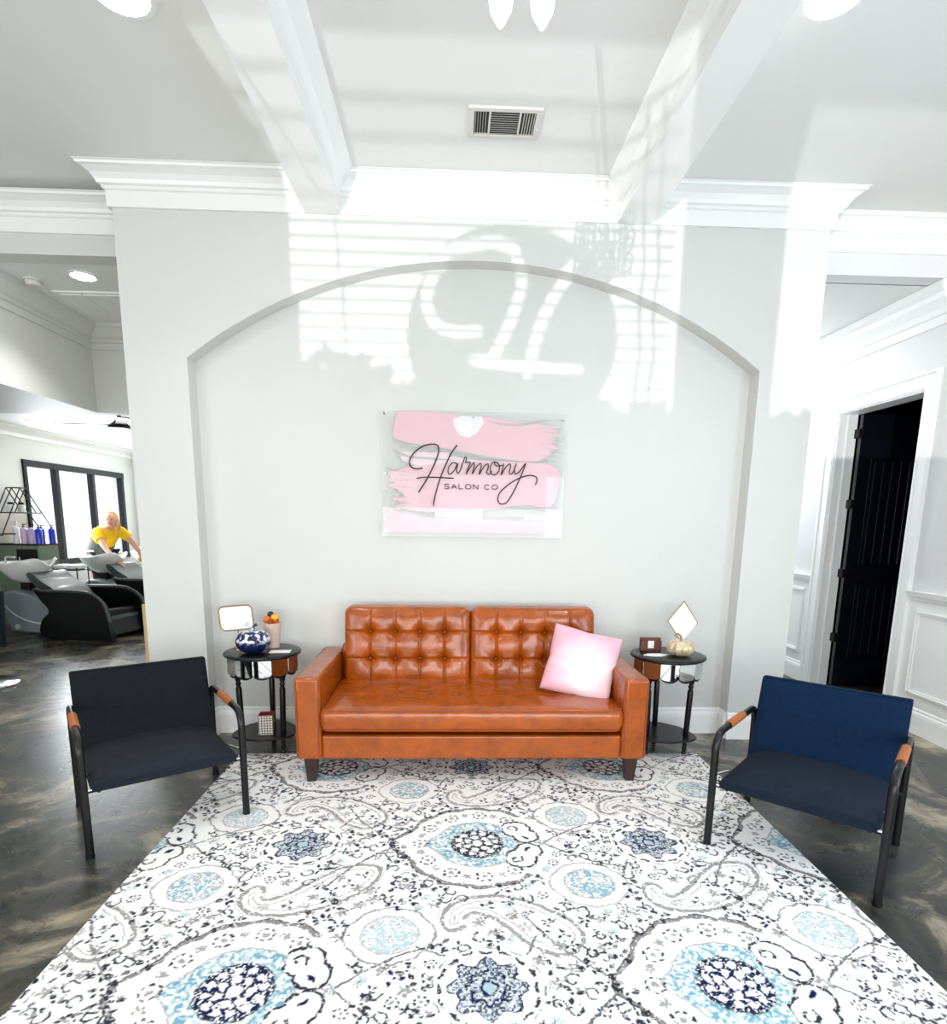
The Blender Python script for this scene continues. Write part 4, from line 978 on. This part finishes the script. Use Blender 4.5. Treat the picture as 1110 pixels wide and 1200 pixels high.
    # ---- blue rosettes
    for cx, cy in lat(.785,0):
        w = win(cx,cy,.21)
        if w is None: continue
        x, y = loc(w,cx,cy); d = np.hypot(x,y); th = np.arctan2(y,x)
        star = .115+.016*np.cos(8*th); m = soft(d-star)
        paint(w, m, 'lb', st=.35, thr=0); mott = vnoise(.008,12,XX[w],YY[w])*.75+vnoise(.02,13,XX[w],YY[w])*.25
        paint(w, m*np.clip((mott-.46)*9,0,1), 'n', st=.9); paint(w, m*np.clip((.40-mott)*6,0,1), 'db', st=.8)
        paint(w, soft(np.abs(d-.062-.01*np.cos(8*th))-.006),'n'); paint(w, soft(d-.022),'lb'); paint(w, soft(np.abs(d-.026)-.005),'n')
        paint(w, soft(np.abs(d-star)-.004),'n')
        paint(w, soft(np.abs(d-.152-.008*np.abs(np.sin(4*th)))-.006)*(np.cos(16*th)>-.5),'k')
        paint(w, soft(np.abs(d-.178)-.003)*(np.cos(12*th+1)>.1),'k',st=.8)
    # ---- medallions with trefoil tip
    for cx, cy in lat():
        w = win(cx,cy,.46)
        if w is None: continue
        x, y = loc(w,cx,cy); d = np.hypot(x,y); th = np.arctan2(y,x); left = np.abs(np.abs(th)-0) > .85
        R = .318+.012*np.abs(np.sin(7*th))+.065*np.exp(-((np.abs(th)-PI)/.20)**2)
        wdt = .0075+.006*np.abs(np.sin(7*th+.6))
        paint(w, soft(np.abs(d-R)-wdt)*left,'g',st=.95); paint(w, soft(np.abs(d-R-.008)-.0028)*left,'k',st=.8)
        Rb = .188+.045*np.exp(-((np.abs(th)-PI)/.25)**2)
        m = soft(d-Rb); mott = vnoise(.009,20,XX[w],YY[w])*.7+vnoise(.022,22,XX[w],YY[w])*.3; big = gr2[w]
        paint(w, m*np.clip((mott-.30)*5,0,1),'lb',st=.85,thr=.1); paint(w, m*np.clip((mott-.55)*8,0,1)*(d>.12),'b',st=.9)
        paint(w, soft(np.abs(d-Rb)-.003),'lg')
        core = soft(d-.116-.006*np.cos(12*th)); img_w = core
        paint(w, core, 'w', thr=0, st=.8); paint(w, core, 'k' if cy > 2.2 else 'n', thr=.34)
        paint(w, soft(np.abs(d-.116)-.004),'k',thr=.3)
        for (rr,n_,sz,ph) in ((.050,7,.0150,0),(.087,12,.0140,.2)):
            for k in range(n_):
                a = ph+2*PI*k/n_; paint(w, soft(np.hypot(x-rr*math.cos(a),y-rr*math.sin(a))-sz*1.0),'w',thr=.0)
        paint(w, soft(d-.024),'w',thr=0)
        # trefoil
        for s in (-1,1):
            c1 = (.185,s*.125,.068); c2 = (.225,s*.062,.058)
            d1 = np.hypot(x-c1[0],y-c1[1]); d2 = np.hypot(x-c2[0],y-c2[1])
            un = np.minimum(d1-c1[2],d2-c2[2]); keep = (y*s > .0)
            paint(w, soft(un)*keep,'w',thr=0); paint(w, soft(np.abs(un)-.0058)*keep*(x>.12),'k')
            P = [(.165+.030*(1-t*.6)*math.cos(a0),s*(.128+.030*(1-t*.6)*math.sin(a0))) for t,a0 in [(i/9,-.6+i*.55) for i in range(10)]]
            paint(w, soft(seg_d(x,y,P)-.0052),'k')
            ca, sa = math.cos(-s*.9), math.sin(-s*.9); xx = (x-.222)*ca+(y-s*.048)*sa; yy = -(x-.222)*sa+(y-s*.048)*ca
            paint(w, soft(np.hypot(xx/2.6,yy)-.0085),'n' if cy<2.2 else 'k',thr=.0)
        blob(cx+.29,cy,.030,'g'); blob(cx+.30,cy,.014,'lb')
        for k in range(9):
            a = .95+(2*PI-1.9)*k/8; ring_flower(cx+.256*math.cos(a),cy+.256*math.sin(a),.034)
            if k < 8: a += (2*PI-1.9)/16; blob(cx+.262*math.cos(a),cy+.262*math.sin(a),.021,'g')
    # ---- fillers, periodic over the lattice
    q = random.Random(21); pts = []
    def near(px, py):
        best = 9
        for i in range(-2,3):
            for j in range(-2,3):
                ox, oy = i*A[0]+j*B[0], i*A[1]+j*B[1]
                x, y = px-ox, py-oy; d = math.hypot(x,y)
                best = min(best, d-.345, math.hypot(x-.785,y)-.20, math.hypot(x-.45,y-.25)-.165, math.hypot(x-.44,y+.31)-.165, math.hypot(x-.27,y)-.10)
                for PP in (PAp,PBp):
                    for a in PP: best = min(best, math.hypot(x-a[0],y-a[1])-.05)
                for a in [(p[0],p[1]) for p in PAc+PBc]: best = min(best, math.hypot(x-a[0],y-a[1])-.045)
        return best
    tries = 0
    while tries < 5200:
        tries += 1; px, py = q.uniform(0,1.57), q.uniform(0,.85)
        if near(px,py) < .004: continue
        ok = True
        for (a,b,_) in pts:
            for (ox,oy) in ((0,0),(1.57,0),(-1.57,0),(.785,.85),(-.785,.85),(.785,-.85),(-.785,-.85)):
                if math.hypot(px-a-ox,py-b-oy) < .049: ok = False; break
            if not ok: break
        if ok: pts.append((px,py,(q.random(),q.uniform(0,6.3),q.choice('nkkkk'),q.choice((-1,1)))))
    for px,py,(ty,rot,c,fl) in pts:
        for cx, cy in lat(px,py):
            if ty < .38: sprig(cx,cy,.036,rot,c,5); blob(cx+.018,cy+.016,.012,'g')
            elif ty < .55: sprig(cx,cy,.026,rot,c,3); curl(cx+.012,cy-.012,.026,rot+2,'k',fl)
            elif ty < .70: blob(cx,cy,.026,'g'); sprig(cx+.022,cy+.014,.020,rot,'k',3)
            elif ty < .80: ring_flower(cx,cy,.022)
            elif ty < .92: curl(cx,cy,.030,rot,c,fl); blob(cx-.02,cy+.014,.010,'lg')
            else: blob(cx,cy,.022,'lb'); sprig(cx-.012,cy-.014,.014,rot,c,3)
    img *= (1-.10*(rs.rand(ny,nx,1)))
    # mesh: finely woven part in view, plain rows in front of it
    ys_all = np.concatenate([[.55],ys]); img = np.concatenate([img[:1],img],0); ny2 = ny+1
    GX, GY = np.meshgrid(xs,ys_all)
    co = np.stack([GX,GY,np.full_like(GX,.012)],-1).reshape(-1,3)
    me = bpy.data.meshes.new('area_rug'); nq = (nx-1)*(ny2-1)
    # rim below
    rim = np.array([[RX0,.55,0],[RX1,.55,0],[RX1,RY1,0],[RX0,RY1,0]]); nv = len(co); co = np.concatenate([co,rim])
    idx = np.arange(nx*ny2).reshape(ny2,nx)
    quads = np.stack([idx[:-1,:-1],idx[:-1,1:],idx[1:,1:],idx[1:,:-1]],-1).reshape(-1,4)
    c = [idx[0,0],idx[0,-1],idx[-1,-1],idx[-1,0]]
    side = np.array([[c[0],nv,nv+1,c[1]],[c[1],nv+1,nv+2,c[2]],[c[2],nv+2,nv+3,c[3]],[c[3],nv+3,nv,c[0]]])
    quads = np.concatenate([quads,side]); nf = len(quads)
    me.vertices.add(len(co)); me.vertices.foreach_set('co',co.ravel().astype(np.float32)); me.loops.add(nf*4); me.loops.foreach_set('vertex_index',quads.ravel().astype(np.int32))
    me.polygons.add(nf); me.polygons.foreach_set('loop_start',np.arange(0,nf*4,4,dtype=np.int32)); me.polygons.foreach_set('loop_total',np.full(nf,4,dtype=np.int32))
    me.update(calc_edges=True)
    at = me.color_attributes.new('weave','FLOAT_COLOR','POINT'); cc = np.ones((len(co),4),np.float32); cc[:nv,:3] = img.reshape(-1,3); cc[nv:,:3] = base; at.data.foreach_set('color',cc.ravel())
    me.materials.append(M['rug']); o = bpy.data.objects.new('area_rug',me); COL.objects.link(o)
    tag(o,'white area rug with navy, grey and light blue floral medallions under the sofa','rug')
build_rug()

# ------------------------------------------------------------------ salon beyond the left opening
def shampoo_unit(label, loc, rz, group):
    r = empty('shampoo_chair', loc, label, 'shampoo chair', rz, group)
    # x forward (feet), y across
    prof = [(-.42,.60),(-.30,.56),(.18,.565),(.36,.53),(.50,.42),(.56,.22),(.58,.03),(.42,.0),(-.30,.02),(-.34,.20),(-.22,.33),(-.32,.46)]
    P = cr(prof+prof[:1],4)[:-1]
    for s in (-1,1):
        y0, y1 = (.27*s, .35*s) if s > 0 else (-.35, -.27)
        o = MB().prism(P,'y',y0,y1).obj('side_panel','blackgloss',r,bevel=.01,smooth=True,ang=40)
        MB().tube([(x,(y0+y1)/2,z+.006) for x,z in cr([(-.40,.585),(-.30,.562),(.18,.567),(.36,.532),(.50,.42),(.56,.22)],5)],.018,8).obj('arm_edge','vinylgray',o,smooth=True)
    MB().prism([(-.2,.30),(.34,.32),(.44,.36),(.46,.34),(.46,.26),(-.2,.2)],'y',-.27,.27).obj('seat','blackgloss',r,bevel=.02,smooth=True,ang=40)
    MB().prism([(.40,.30),(.47,.27),(.53,.05),(.44,.02),(.3,.05)],'y',-.265,.265).obj('footrest','blackgloss',r,bevel=.015,smooth=True,ang=40)
    MB().prism([(.455,.28),(.478,.272),(.485,.235),(.46,.24)],'y',-.25,.25).obj('front_band','vinylgray',r,bevel=.004)
    MB().prism(cr([(-.08,.28),(-.28,.44),(-.46,.60),(-.56,.70),(-.58,.76),(-.50,.76),(-.40,.68),(-.20,.56),(.0,.36)],3),'y',-.25,.25).obj('backrest','vinylgray',r,bevel=.02,smooth=True,ang=40)
    # pedestal shell
    ped = MB().prism(cr([(-.30,.03),(-.28,.22),(-.42,.42),(-.62,.50),(-.82,.54),(-.98,.50),(-1.0,.3),(-.92,.03)],4),'y',-.22,.22).obj('pedestal','greyshell',r,bevel=.03,smooth=True,ang=40)
    MB().tube(cr([(-.98,.34,-.0),(-.8,.22,0),(-.55,.16,0),(-.29,.17,0)],5) if False else [(x,-.222,z) for x,z in cr([(-.97,.36),(-.8,.23),(-.55,.16),(-.29,.165)],5)],.011,8).obj('accent_stripe','paleshell',ped,smooth=True)
    MB().ball((-.80,-.23,.10),.035,12).obj('castor_cap','paleshell',ped,smooth=True)
    MB().box(-.86,-.74,-.08,.08,.50,.64).obj('basin_support','blackgloss',r,bevel=.01)
    # basin: shell-like bowl with neck notch towards the chair
    seg, V, F = 40, [], []
    rings = [(.03,.0,.62),(.10,.0,.63),(.17,.0,.68),(.24,.0,.78),(.275,.0,.86),(.262,.0,.875),(.235,.0,.86),(.19,.0,.78),(.12,.0,.72),(.03,.0,.70)]
    for (q,_,z) in rings:
        for k in range(seg):
            a = 2*PI*k/seg; fx = 1.35 if math.cos(a) < 0 else 1.15
            notch = .10*math.exp(-(a if a < PI else 2*PI-a)**2/.10)*(1 if z > .8 else .3); rise = .07*max(0,math.cos(a))*(z-.62)/.25
            V.append((-.80+q*math.cos(a)*fx, q*math.sin(a), z-notch+rise))
    n = len(rings)
    F = [(i*seg+k,i*seg+(k+1)%seg,(i+1)*seg+(k+1)%seg,(i+1)*seg+k) for i in range(n-1) for k in range(seg)] + [tuple(range(seg))[::-1], tuple((n-1)*seg+k for k in range(seg))]
    MB().add(V,F).obj('basin','basin',r,smooth=True,ang=60)
    mb = MB().tube(fillet([(-1.12,.0,.82),(-1.12,0,.93),(-.98,0,.93)],.03,5),.012,10); mb.ball((-1.12,.06,.85),.018,10); mb.obj('faucet','chrome',r,smooth=True)
    return r
g = 'shampoo chairs with white basins in the salon'
u1 = shampoo_unit('nearest black shampoo chair with white basin in the salon left of the arch wall', (-4.45,7.42,0), math.radians(-12), g)
u2 = copy_tree(u1); u2.location = (-4.32,8.85,0); u2['label'] = 'middle shampoo chair, its white basin in front of the person in yellow'
u3 = copy_tree(u1); u3.location = (-4.22,10.1,0); u3['label'] = 'farthest shampoo chair, where the client in the navy cape lies'

# person washing hair
def skin_body(name, m, parent, verts, edges, radii, sub=2):
    me = bpy.data.meshes.new(name); me.from_pydata(verts,edges,[]); me.update()
    o = bpy.data.objects.new(name,me); COL.objects.link(o)
    if parent: o.parent = parent
    sk = o.modifiers.new('skin','SKIN'); sk.use_smooth_shade = True
    for i, r in enumerate(radii):
        v = me.skin_vertices[0].data[i]; v.radius = r if isinstance(r,tuple) else (r,r); v.use_root = (i == 0)
    s = o.modifiers.new('sub','SUBSURF'); s.levels = sub; s.render_levels = sub
    me.materials.append(M[m]); return o
def person():
    root = empty('person', (-5.30,9.35,0), 'person in a yellow T-shirt and grey apron bending over a white basin', 'person')
    # local: x right, y away from camera, z up
    V = [(-.06,.02,.90),(-.02,0,1.0),(.06,-.03,1.12),(.13,-.07,1.22),(.17,-.09,1.28),(.21,-.12,1.35),(.225,-.13,1.42),      # 0-6 pelvis..head top
         (.04,-.18,1.20),(.20,-.34,1.02),(.36,-.42,.85),(.42,-.43,.80),                                                # 7-10 near arm
         (.25,.04,1.23),(.42,.10,1.02),(.53,.12,.80),(.56,.12,.74),                                                   # 11-14 far arm
         (-.13,-.04,.86),(-.11,-.05,.48),(-.10,.0,.08),(-.10,-.10,.04),(.02,.08,.86),(.10,.07,.48),(.08,.10,.08),(.08,0,.04)]
    E = [(0,1),(1,2),(2,3),(3,4),(4,5),(5,6),(3,7),(7,8),(8,9),(9,10),(3,11),(11,12),(12,13),(13,14),(0,15),(15,16),(16,17),(17,18),(0,19),(19,20),(20,21),(21,22)]
    R = [.15,.13,.14,.11,.05,.085,.07,.06,.045,.032,.026,.06,.045,.032,.026,.09,.06,.042,.035,.09,.06,.042,.035]
    body = skin_body('body','skin',root,V,E,R)
    # hands: five fingers each curled over the client's head
    for hi,(c,d) in enumerate((((.42,-.43,.80),Vector((.55,-.05,-.35)).normalized()),((.56,.12,.74),Vector((.5,-.1,-.6)).normalized()))):
        c = Vector(c); side = Vector((0,1,0)); 
        Vh = [tuple(c),tuple(c+d*.07)]; Eh = [(0,1)]; Rh = [(.022,.03),(.018,.034)]
        for k in range(4):
            b = c+d*.085+side*(-.028+.019*k); L = (.062,.072,.068,.052)[k]
            i = len(Vh); Vh += [tuple(b),tuple(b+d*L*.5),tuple(b+d*L*.8+Vector((0,0,-L*.35)))]; Eh += [(1,i),(i,i+1),(i+1,i+2)]; Rh += [.0095,.009,.007]
        i = len(Vh); b = c+d*.03-side*.03; Vh += [tuple(b),tuple(b+d*.03-side*.02),tuple(b+d*.055-side*.018)]; Eh += [(0,i),(i,i+1),(i+1,i+2)]; Rh += [.011,.010,.008]
        skin_body('hand','skin',body,Vh,Eh,Rh,1)
    # head detail
    hc = Vector((.228,-.135,1.385)); 
    head = MB(); head.ball(hc,.1,24,(.82,.95,1.15)); head.ball(hc+Vector((.03,-.095,-.015)),.016,10,(.8,1.2,1.3)); hd = head.obj('head','skin',root,smooth=True)
    for s in (-1,1): MB().ball(hc+Vector((.022+s*.033,-.088,.012)),.009,8).obj('eye','eye',hd,smooth=True)
    MB().ball(hc+Vector((.03,-.088,-.052)),.014,8,(1.5,.5,.45)).obj('mouth','lips',hd,smooth=True)
    for s in (-1,1): MB().ball(hc+Vector((s*.083,.0,-.01)),.02,8,(.4,.7,1.2)).obj('ear','skin',hd,smooth=True)
    hr = MB(); hr.ball(hc+Vector((-.010,.026,.022)),.106,24,(.86,.92,1.10)); hr.ball(hc+Vector((-.05,.05,-.03)),.08,16,(.7,.8,1.2))
    hr.tube([hc+Vector(p) for p in ((.075,.02,.0),(.095,.0,-.06),(.10,-.01,-.12),(.09,-.02,-.17))],[.03,.034,.028,.010],10)
    hr.tube([hc+Vector(p) for p in ((-.06,.06,-.02),(-.05,.09,-.10),(-.03,.08,-.16))],[.04,.035,.012],10)
    hr.obj('hair','hair',root,smooth=True)
    # shirt and sleeves
    mb = MB().tube(cr([(-.07,0,.90),(-.03,-.005,1.0),(.05,-.03,1.11),(.12,-.06,1.20),(.155,-.08,1.25),(.168,-.088,1.272)],4),[.158]*5+[.155]*4+[.160]*4+[.145,.13,.115,.10,.085,.078,.07,.066],24)
    for pth in ([(.10,-.09,1.20),(.04,-.17,1.195),(.085,-.235,1.13),(.125,-.275,1.085)],[(.18,-.03,1.21),(.25,.035,1.215),(.30,.06,1.17),(.345,.078,1.115)]): mb.tube(cr(pth,4),[.085]*5+[.078]*4+[.070]*4,16)
    mb.obj('yellow_shirt','shirt',root,smooth=True)
    mb = MB().lathe([(.17,.98),(.165,.9),(.19,.78),(.20,.62),(.19,.60),(.17,.75)],c=(-.06,.01,.03),seg=28); mb.obj('apron_skirt','apron',root,smooth=True)
    MB().tube(cr([(-.085,0,.84),(-.06,-.004,.93),(-.02,-.012,1.01),(.02,-.024,1.07)],4),[.172]*9+[.170]*4,24).obj('apron_bib','apron',root,smooth=True)
    skin_body('trousers','pants',root,[(-.02,.02,.90),(-.10,-.04,.84),(-.09,-.05,.48),(-.10,0,.12),(.06,.08,.84),(.10,.07,.48),(.08,.10,.12)],[(0,1),(1,2),(2,3),(0,4),(4,5),(5,6)],[.155,.10,.075,.06,.10,.075,.06])
    for p in ((-.10,-.05,0),(.08,.05,0)): MB().ball((p[0],p[1]-.02,.045),.05,12,(.9,2.2,.9)).obj('shoe','pants',root,smooth=True)
person()
def client():
    root = empty('person', (-4.72,9.92,.5), 'person in a navy cape lying back with the head at the farthest basin', 'person')
    V = [(.30,0,.02),(.10,0,.10),(-.05,0,.20),(-.12,0,.26),(-.18,0,.30),(-.26,0,.34),(-.06,-.2,.14),(.08,-.26,.02),(.25,-.22,.0),(-.06,.2,.14),(.08,.26,.02),(.25,.22,.0),(.60,-.1,.02),(.95,-.1,-.32),(.60,.1,.02),(.95,.1,-.32)]
    E = [(0,1),(1,2),(2,3),(3,4),(4,5),(2,6),(6,7),(7,8),(2,9),(9,10),(10,11),(0,12),(12,13),(0,14),(14,15)]
    body = skin_body('body','skin',root,V,E,[.13,.14,.12,.055,.07,.08,.055,.042,.032,.055,.042,.032,.075,.05,.075,.05])
    hd = MB(); hd.ball((-.24,0,.33),.1,20,(1.1,.82,.9)); hd.ball((-.20,0,.425),.015,8,(1,.8,1)); hd = hd.obj('head','skin',root,smooth=True)
    for s in (-1,1): MB().ball((-.235,s*.033,.415),.009,8).obj('eye','eye',hd,smooth=True)
    MB().ball((-.155,0,.405),.013,8,(.5,1.4,.5)).obj('mouth','lips',hd,smooth=True)
    MB().ball((-.30,0,.30),.098,16,(.9,.95,.9)).obj('hair','hair',root,smooth=True)
    skin_body('navy_cape','cape',root,[(.62,0,.02),(.30,0,.05),(.05,0,.14),(-.05,0,.20),(-.04,-.2,.12),(.12,-.27,.02),(-.04,.2,.12),(.12,.27,.02)],[(0,1),(1,2),(2,3),(3,4),(4,5),(3,6),(6,7)],[(.2,.1),(.24,.16),(.2,.16),(.11,.10),.1,.09,.1,.09])
client()

# product cabinet, bottles, triangular shelf
cab = empty('product_cabinet', (-5.72,8.32,0), 'sage green and black cabinet below the triangular shelf in the salon', 'cabinet')
MB().box(-.27,.28,-.2,.2,0,1.05).obj('body','greencab',cab,bevel=.005)
MB().box(-.0,.262,-.215,-.2,.30,1.0).obj('black_door','blackgloss',cab,bevel=.004); MB().box(.03,.05,-.225,-.215,.75,.9).obj('handle','chrome',cab)
MB().box(-.28,.29,-.21,.21,1.05,1.07).obj('worktop','blackmetal',cab)
def bottle(name, m, loc, r, h, label, group, kind='pump', col2='blackmetal'):
    o = empty(name, loc, label, 'bottle', group=group)
    MB().lathe([(.001,0),(r,0),(r,.01),(r,h*.72),(r*.85,h*.80),(r*.35,h*.84),(r*.35,h*.88),(.001,h*.88)],seg=20).obj('bottle_body',m,o,smooth=True,ang=50)
    if kind == 'pump':
        mb = MB().lathe([(r*.4,h*.86),(r*.4,h*.92),(r*.12,h*.92),(r*.12,h*1.02)],seg=12); mb.box(-r*.2,r*.9,-r*.15,r*.15,h*1.0,h*1.04); mb.obj('pump',col2,o)
    else:
        mb = MB().box(-r*.6,r*.6,-r*.25,r*.25,h*.9,h*1.08); mb.box(-r*1.3,-r*.6,-r*.2,r*.2,h*1.0,h*1.08); mb.box(-r*.9,-r*.75,-r*.15,r*.15,h*.85,h*1.0); mb.obj('trigger','whiteplastic',o)
    return o
bg = 'bottles on the salon cabinet'
bottle('spray_bottle','whiteplastic',(-5.76,8.2,1.07),.04,.27,'white trigger spray bottle, leftmost on the salon cabinet',bg,'spray')
for i,(x,y) in enumerate(((-5.66,8.2),(-5.575,8.22))): bottle('pump_bottle','lilac',(x,y,1.07),.042,.25,['lilac pump bottle next to the white spray bottle','lilac pump bottle next to the blue bottles'][i],bg)
for i,(x,y) in enumerate(((-5.50,8.30),(-5.45,8.17),(-5.44,8.42))): bottle('pump_bottle','blueplastic',(x,y,1.07),.04,.24,['blue pump bottle on the cabinet touching the lilac bottle','blue pump bottle on the front right corner of the cabinet','blue pump bottle at the back right of the cabinet'][i],bg)
sh_ = empty('wall_shelf', (-5.95,8.35,0), 'black wire triangular wall shelf with boards left of the salon window', 'shelf')
mb = MB()
a,b_,c = (.02,.0,1.78),(.02,.14,1.78),None
for x in (.02,.2):
    mb.tube([(x,0,1.80),(x,-.42,1.18)],.007,6); mb.tube([(x,.10,1.80),(x,.62,1.20)],.007,6); mb.tube([(x,0,1.80),(x,.10,1.80)],.007,6)
    mb.tube([(x,.0,1.80),(x,.26,1.48)],.007,6); mb.tube([(x,.10,1.80),(x,-.14,1.48)],.007,6)
for y,z in ((0,1.8),(.1,1.8),(-.42,1.18),(.62,1.2)): mb.tube([(.02,y,z),(.2,y,z)],.006,6)
mb.obj('wire_frame','blackmetal',sh_)
MB().box(.01,.21,-.22,.38,1.465,1.48).obj('shelf_board','blackwood',sh_); MB().box(.01,.21,-.40,.10,1.19,1.205).obj('shelf_board','blackwood',sh_)
for i,(y,z,lbl) in enumerate(((-.08,1.48,'small white jar with black lid on the upper triangular shelf, left one'),(.12,1.48,'small white jar with black lid on the upper triangular shelf, right one'))):
    j = empty('product_jar',(-5.84,8.35+y,z),lbl,'jar',group='jars on the triangular shelf')
    MB().lathe([(.001,0),(.045,0),(.045,.09),(.03,.1),(.001,.1)],seg=20).obj('jar_body','whiteplastic',j,smooth=True,ang=50)
    MB().lathe([(.03,.1),(.032,.1),(.032,.13),(.001,.13)],seg=20).obj('lid','blackmetal',j,smooth=True,ang=50)
ck = empty('wall_clock',(-5.60,11.74,1.67),'round wall clock with thin black rim on the far salon wall','clock')
mb = MB().tube([(.17*math.cos(a),-.02,.17*math.sin(a)) for a in [2*PI*i/40 for i in range(41)]],.013,8,False); mb.obj('rim','blackmetal',ck,smooth=True)
MB().prism([(.165*math.cos(2*PI*i/40),.165*math.sin(2*PI*i/40)) for i in range(40)],'y',-.012,-.002).obj('dial','white',ck)
mb = MB().box(-.004,.004,-.016,-.013,0,.11); mb.box(0,.075,-.016,-.013,-.004,.004); mb.obj('hands','blackmetal',ck)
fan = empty('ceiling_fan',(-3.93,7.5,2.64),'dark bell-shaped ceiling fan with long thin blades in the salon','ceiling fan')
MB().lathe([(.02,-.0),(.022,-.06),(.05,-.09),(.10,-.13),(.13,-.15),(.12,-.175),(.06,-.18),(.01,-.18)],seg=28).obj('motor_housing','blackmetal',fan,smooth=True)
for k in range(3):
    a = PI+.02+2*PI*k/3; ca, sa = math.cos(a), math.sin(a)
    V = [(ca*r-sa*w, sa*r+ca*w, z) for z in (-.135,-.145) for r,w in ((.1,-.05),(.72,-.065),(.72,.065),(.1,.05))]
    MB().add(V,[(0,1,2,3),(7,6,5,4),(0,4,5,1),(1,5,6,2),(2,6,7,3),(3,7,4,0)]).obj('blade','blackwood',fan)
MB().lathe([(.09,-.18),(.11,-.21),(.10,-.26),(.05,-.30),(.01,-.31)],seg=24).obj('light_globe',mat('globe_glow',(255,255,255),.3,emis=(255,252,246),estr=2.5),fan,smooth=True)
# trolley with white towels between basins, styling chair base at the left edge
tr = empty('salon_trolley',(-5.02,8.05,0),'small black wire trolley with white towels behind the nearest shampoo chair','trolley')
mb = MB()
for x in (-.16,.16):
    for y in (-.12,.12): mb.tube([(x,y,0.03),(x,y,.78)],.008,8)
for z in (.25,.5,.74):
    mb.box(-.17,.17,-.13,.13,z,z+.012)
mb.obj('frame','blackmetal',tr)
for i,(x,z,l) in enumerate(((-.08,.752,'folded white towel stack on top of the wire trolley, left one'),(.09,.752,'folded white towel stack on top of the wire trolley, right one'))):
    o = MB().box(-.07,.07,-.1,.1,0,.06).obj('towel','white',bevel=.02,smooth=True); o.location = (-5.02+x,8.05,z+.001); tag(o,l,'towel','towels on the trolley')
st = empty('floor_stand',(-4.06,5.1,0),'round pale metal base and black column of a salon stand at the left picture edge','stand')
MB().lathe([(.001,0),(.30,0),(.305,.01),(.29,.02),(.08,.03),(.001,.03)],seg=48).obj('round_base','chrome',st,smooth=True,ang=40)
MB().lathe([(.05,.03),(.05,.22),(.035,.22),(.035,.85),(.001,.85)],seg=24).obj('column','blackmetal',st,smooth=True,ang=40)
MB().tube([(.04,-.03,.07),(.18,-.10,.06)],.022,10).obj('foot_pedal','blackmetal',st,smooth=True)
tb = empty('salon_bin',(-5.32,6.95,0),'dark teal tapered bin beside the nearest basin at the left edge','bin')
MB().lathe([(.001,0),(.15,0),(.18,.56),(.17,.56),(.14,.02),(.001,.02)],seg=32).obj('bin_body','teal',tb,smooth=True,ang=40); MB().lathe([(.18,.555),(.186,.56),(.18,.568),(.17,.56)],seg=32,ring=True).obj('bin_rim','blackmetal',tb,smooth=True)
o = MB().box(-2.315,-2.0,4.51,4.53,0,.80).obj('wooden_strip','beige'); tag(o,'pale wooden panel edge peeking out behind the left corner of the arch wall','wood panel')

# ------------------------------------------------------------------ lights
def area(name, loc, rot, sx, sy, watts, color=(1,1,1)):
    l = bpy.data.lights.new(name,'AREA'); l.shape = 'RECTANGLE'; l.size = sx; l.size_y = sy; l.energy = watts; l.color = color
    o = bpy.data.objects.new(name,l); COL.objects.link(o); o.location = loc; o.rotation_euler = rot; return o
R90 = math.radians(90)
area('front_fill', (.0,YF+.14,1.0), (R90-math.radians(14),0,0), 4.6, 1.3, 76, (1,.985,.96))  # wide fill panel added inside the front wall, mostly below its windows
area('right_fill', (3.2,.6,1.3), (0,R90,0), 1.5, 1.6, 34, (.60,.80,1))  # bluish fill added in front of the solid right wall
area('right_wall_fill', (1.9,YF+.2,1.5), (R90,0,-math.radians(30)), 1.2, 1.2, 15, (.70,.87,1))  # blue fill added to tint the right wall, no window here
area('salon_daylight', (-5.9,10.1,1.5), (0,-R90,0), 1.4, 2.5, 115, (.90,.96,1))
area('salon_front_fill', (-4.4,YF+.12,1.5), (R90,0,0), 2.6, 2.2, 60, (.95,.98,1))  # fill added for the salon, the front wall has no opening here
area('hall_fill', (2.75,6.6,3.0), (0,0,0), .8, 2.5, 48, (.88,.94,1))  # cool fill added under the hall ceiling, no fixture built there
sp_ = bpy.data.lights.new('reflected_sun','SPOT'); sp_.energy = 1600; sp_.spot_size = math.radians(50); sp_.spot_blend = .05; sp_.shadow_soft_size = .012; sp_.color = (.97,.99,1)
so = bpy.data.objects.new('reflected_sun',sp_); COL.objects.link(so); so.location = (-2.04,-6,1.0)
so.rotation_euler = (Vector((.2,-1.6,1.8))-Vector(so.location)).to_track_quat('-Z','Y').to_euler()
w = bpy.data.worlds.new('daylight'); SC.world = w; w.use_nodes = True
w.node_tree.nodes['Background'].inputs['Color'].default_value = (.86,.93,1,1); w.node_tree.nodes['Background'].inputs['Strength'].default_value = 1.6

# ------------------------------------------------------------------ camera
cam = bpy.data.cameras.new('camera'); co_ = bpy.data.objects.new('camera',cam); COL.objects.link(co_)
Rm = ((.99928746,-.00740213,.03701065),(-.03513642,.17568209,.98381972),(.01378447,.98441912,-.17529683))
co_.matrix_world = Matrix(((Rm[0][0],Rm[0][1],-Rm[0][2],0),(Rm[1][0],Rm[1][1],-Rm[1][2],0),(Rm[2][0],Rm[2][1],-Rm[2][2],1.45),(0,0,0,1)))
cam.sensor_fit = 'HORIZONTAL'; cam.sensor_width = 36; cam.lens = 36*700/1110; cam.shift_x = 0; cam.shift_y = 135/1110; cam.clip_start = .02; cam.clip_end = 200
SC.camera = co_
SC.view_settings.view_transform = 'Standard'; SC.view_settings.look = 'None'; SC.view_settings.gamma = 1; SC.view_settings.use_curve_mapping = False
SC.view_settings.exposure = 0.60
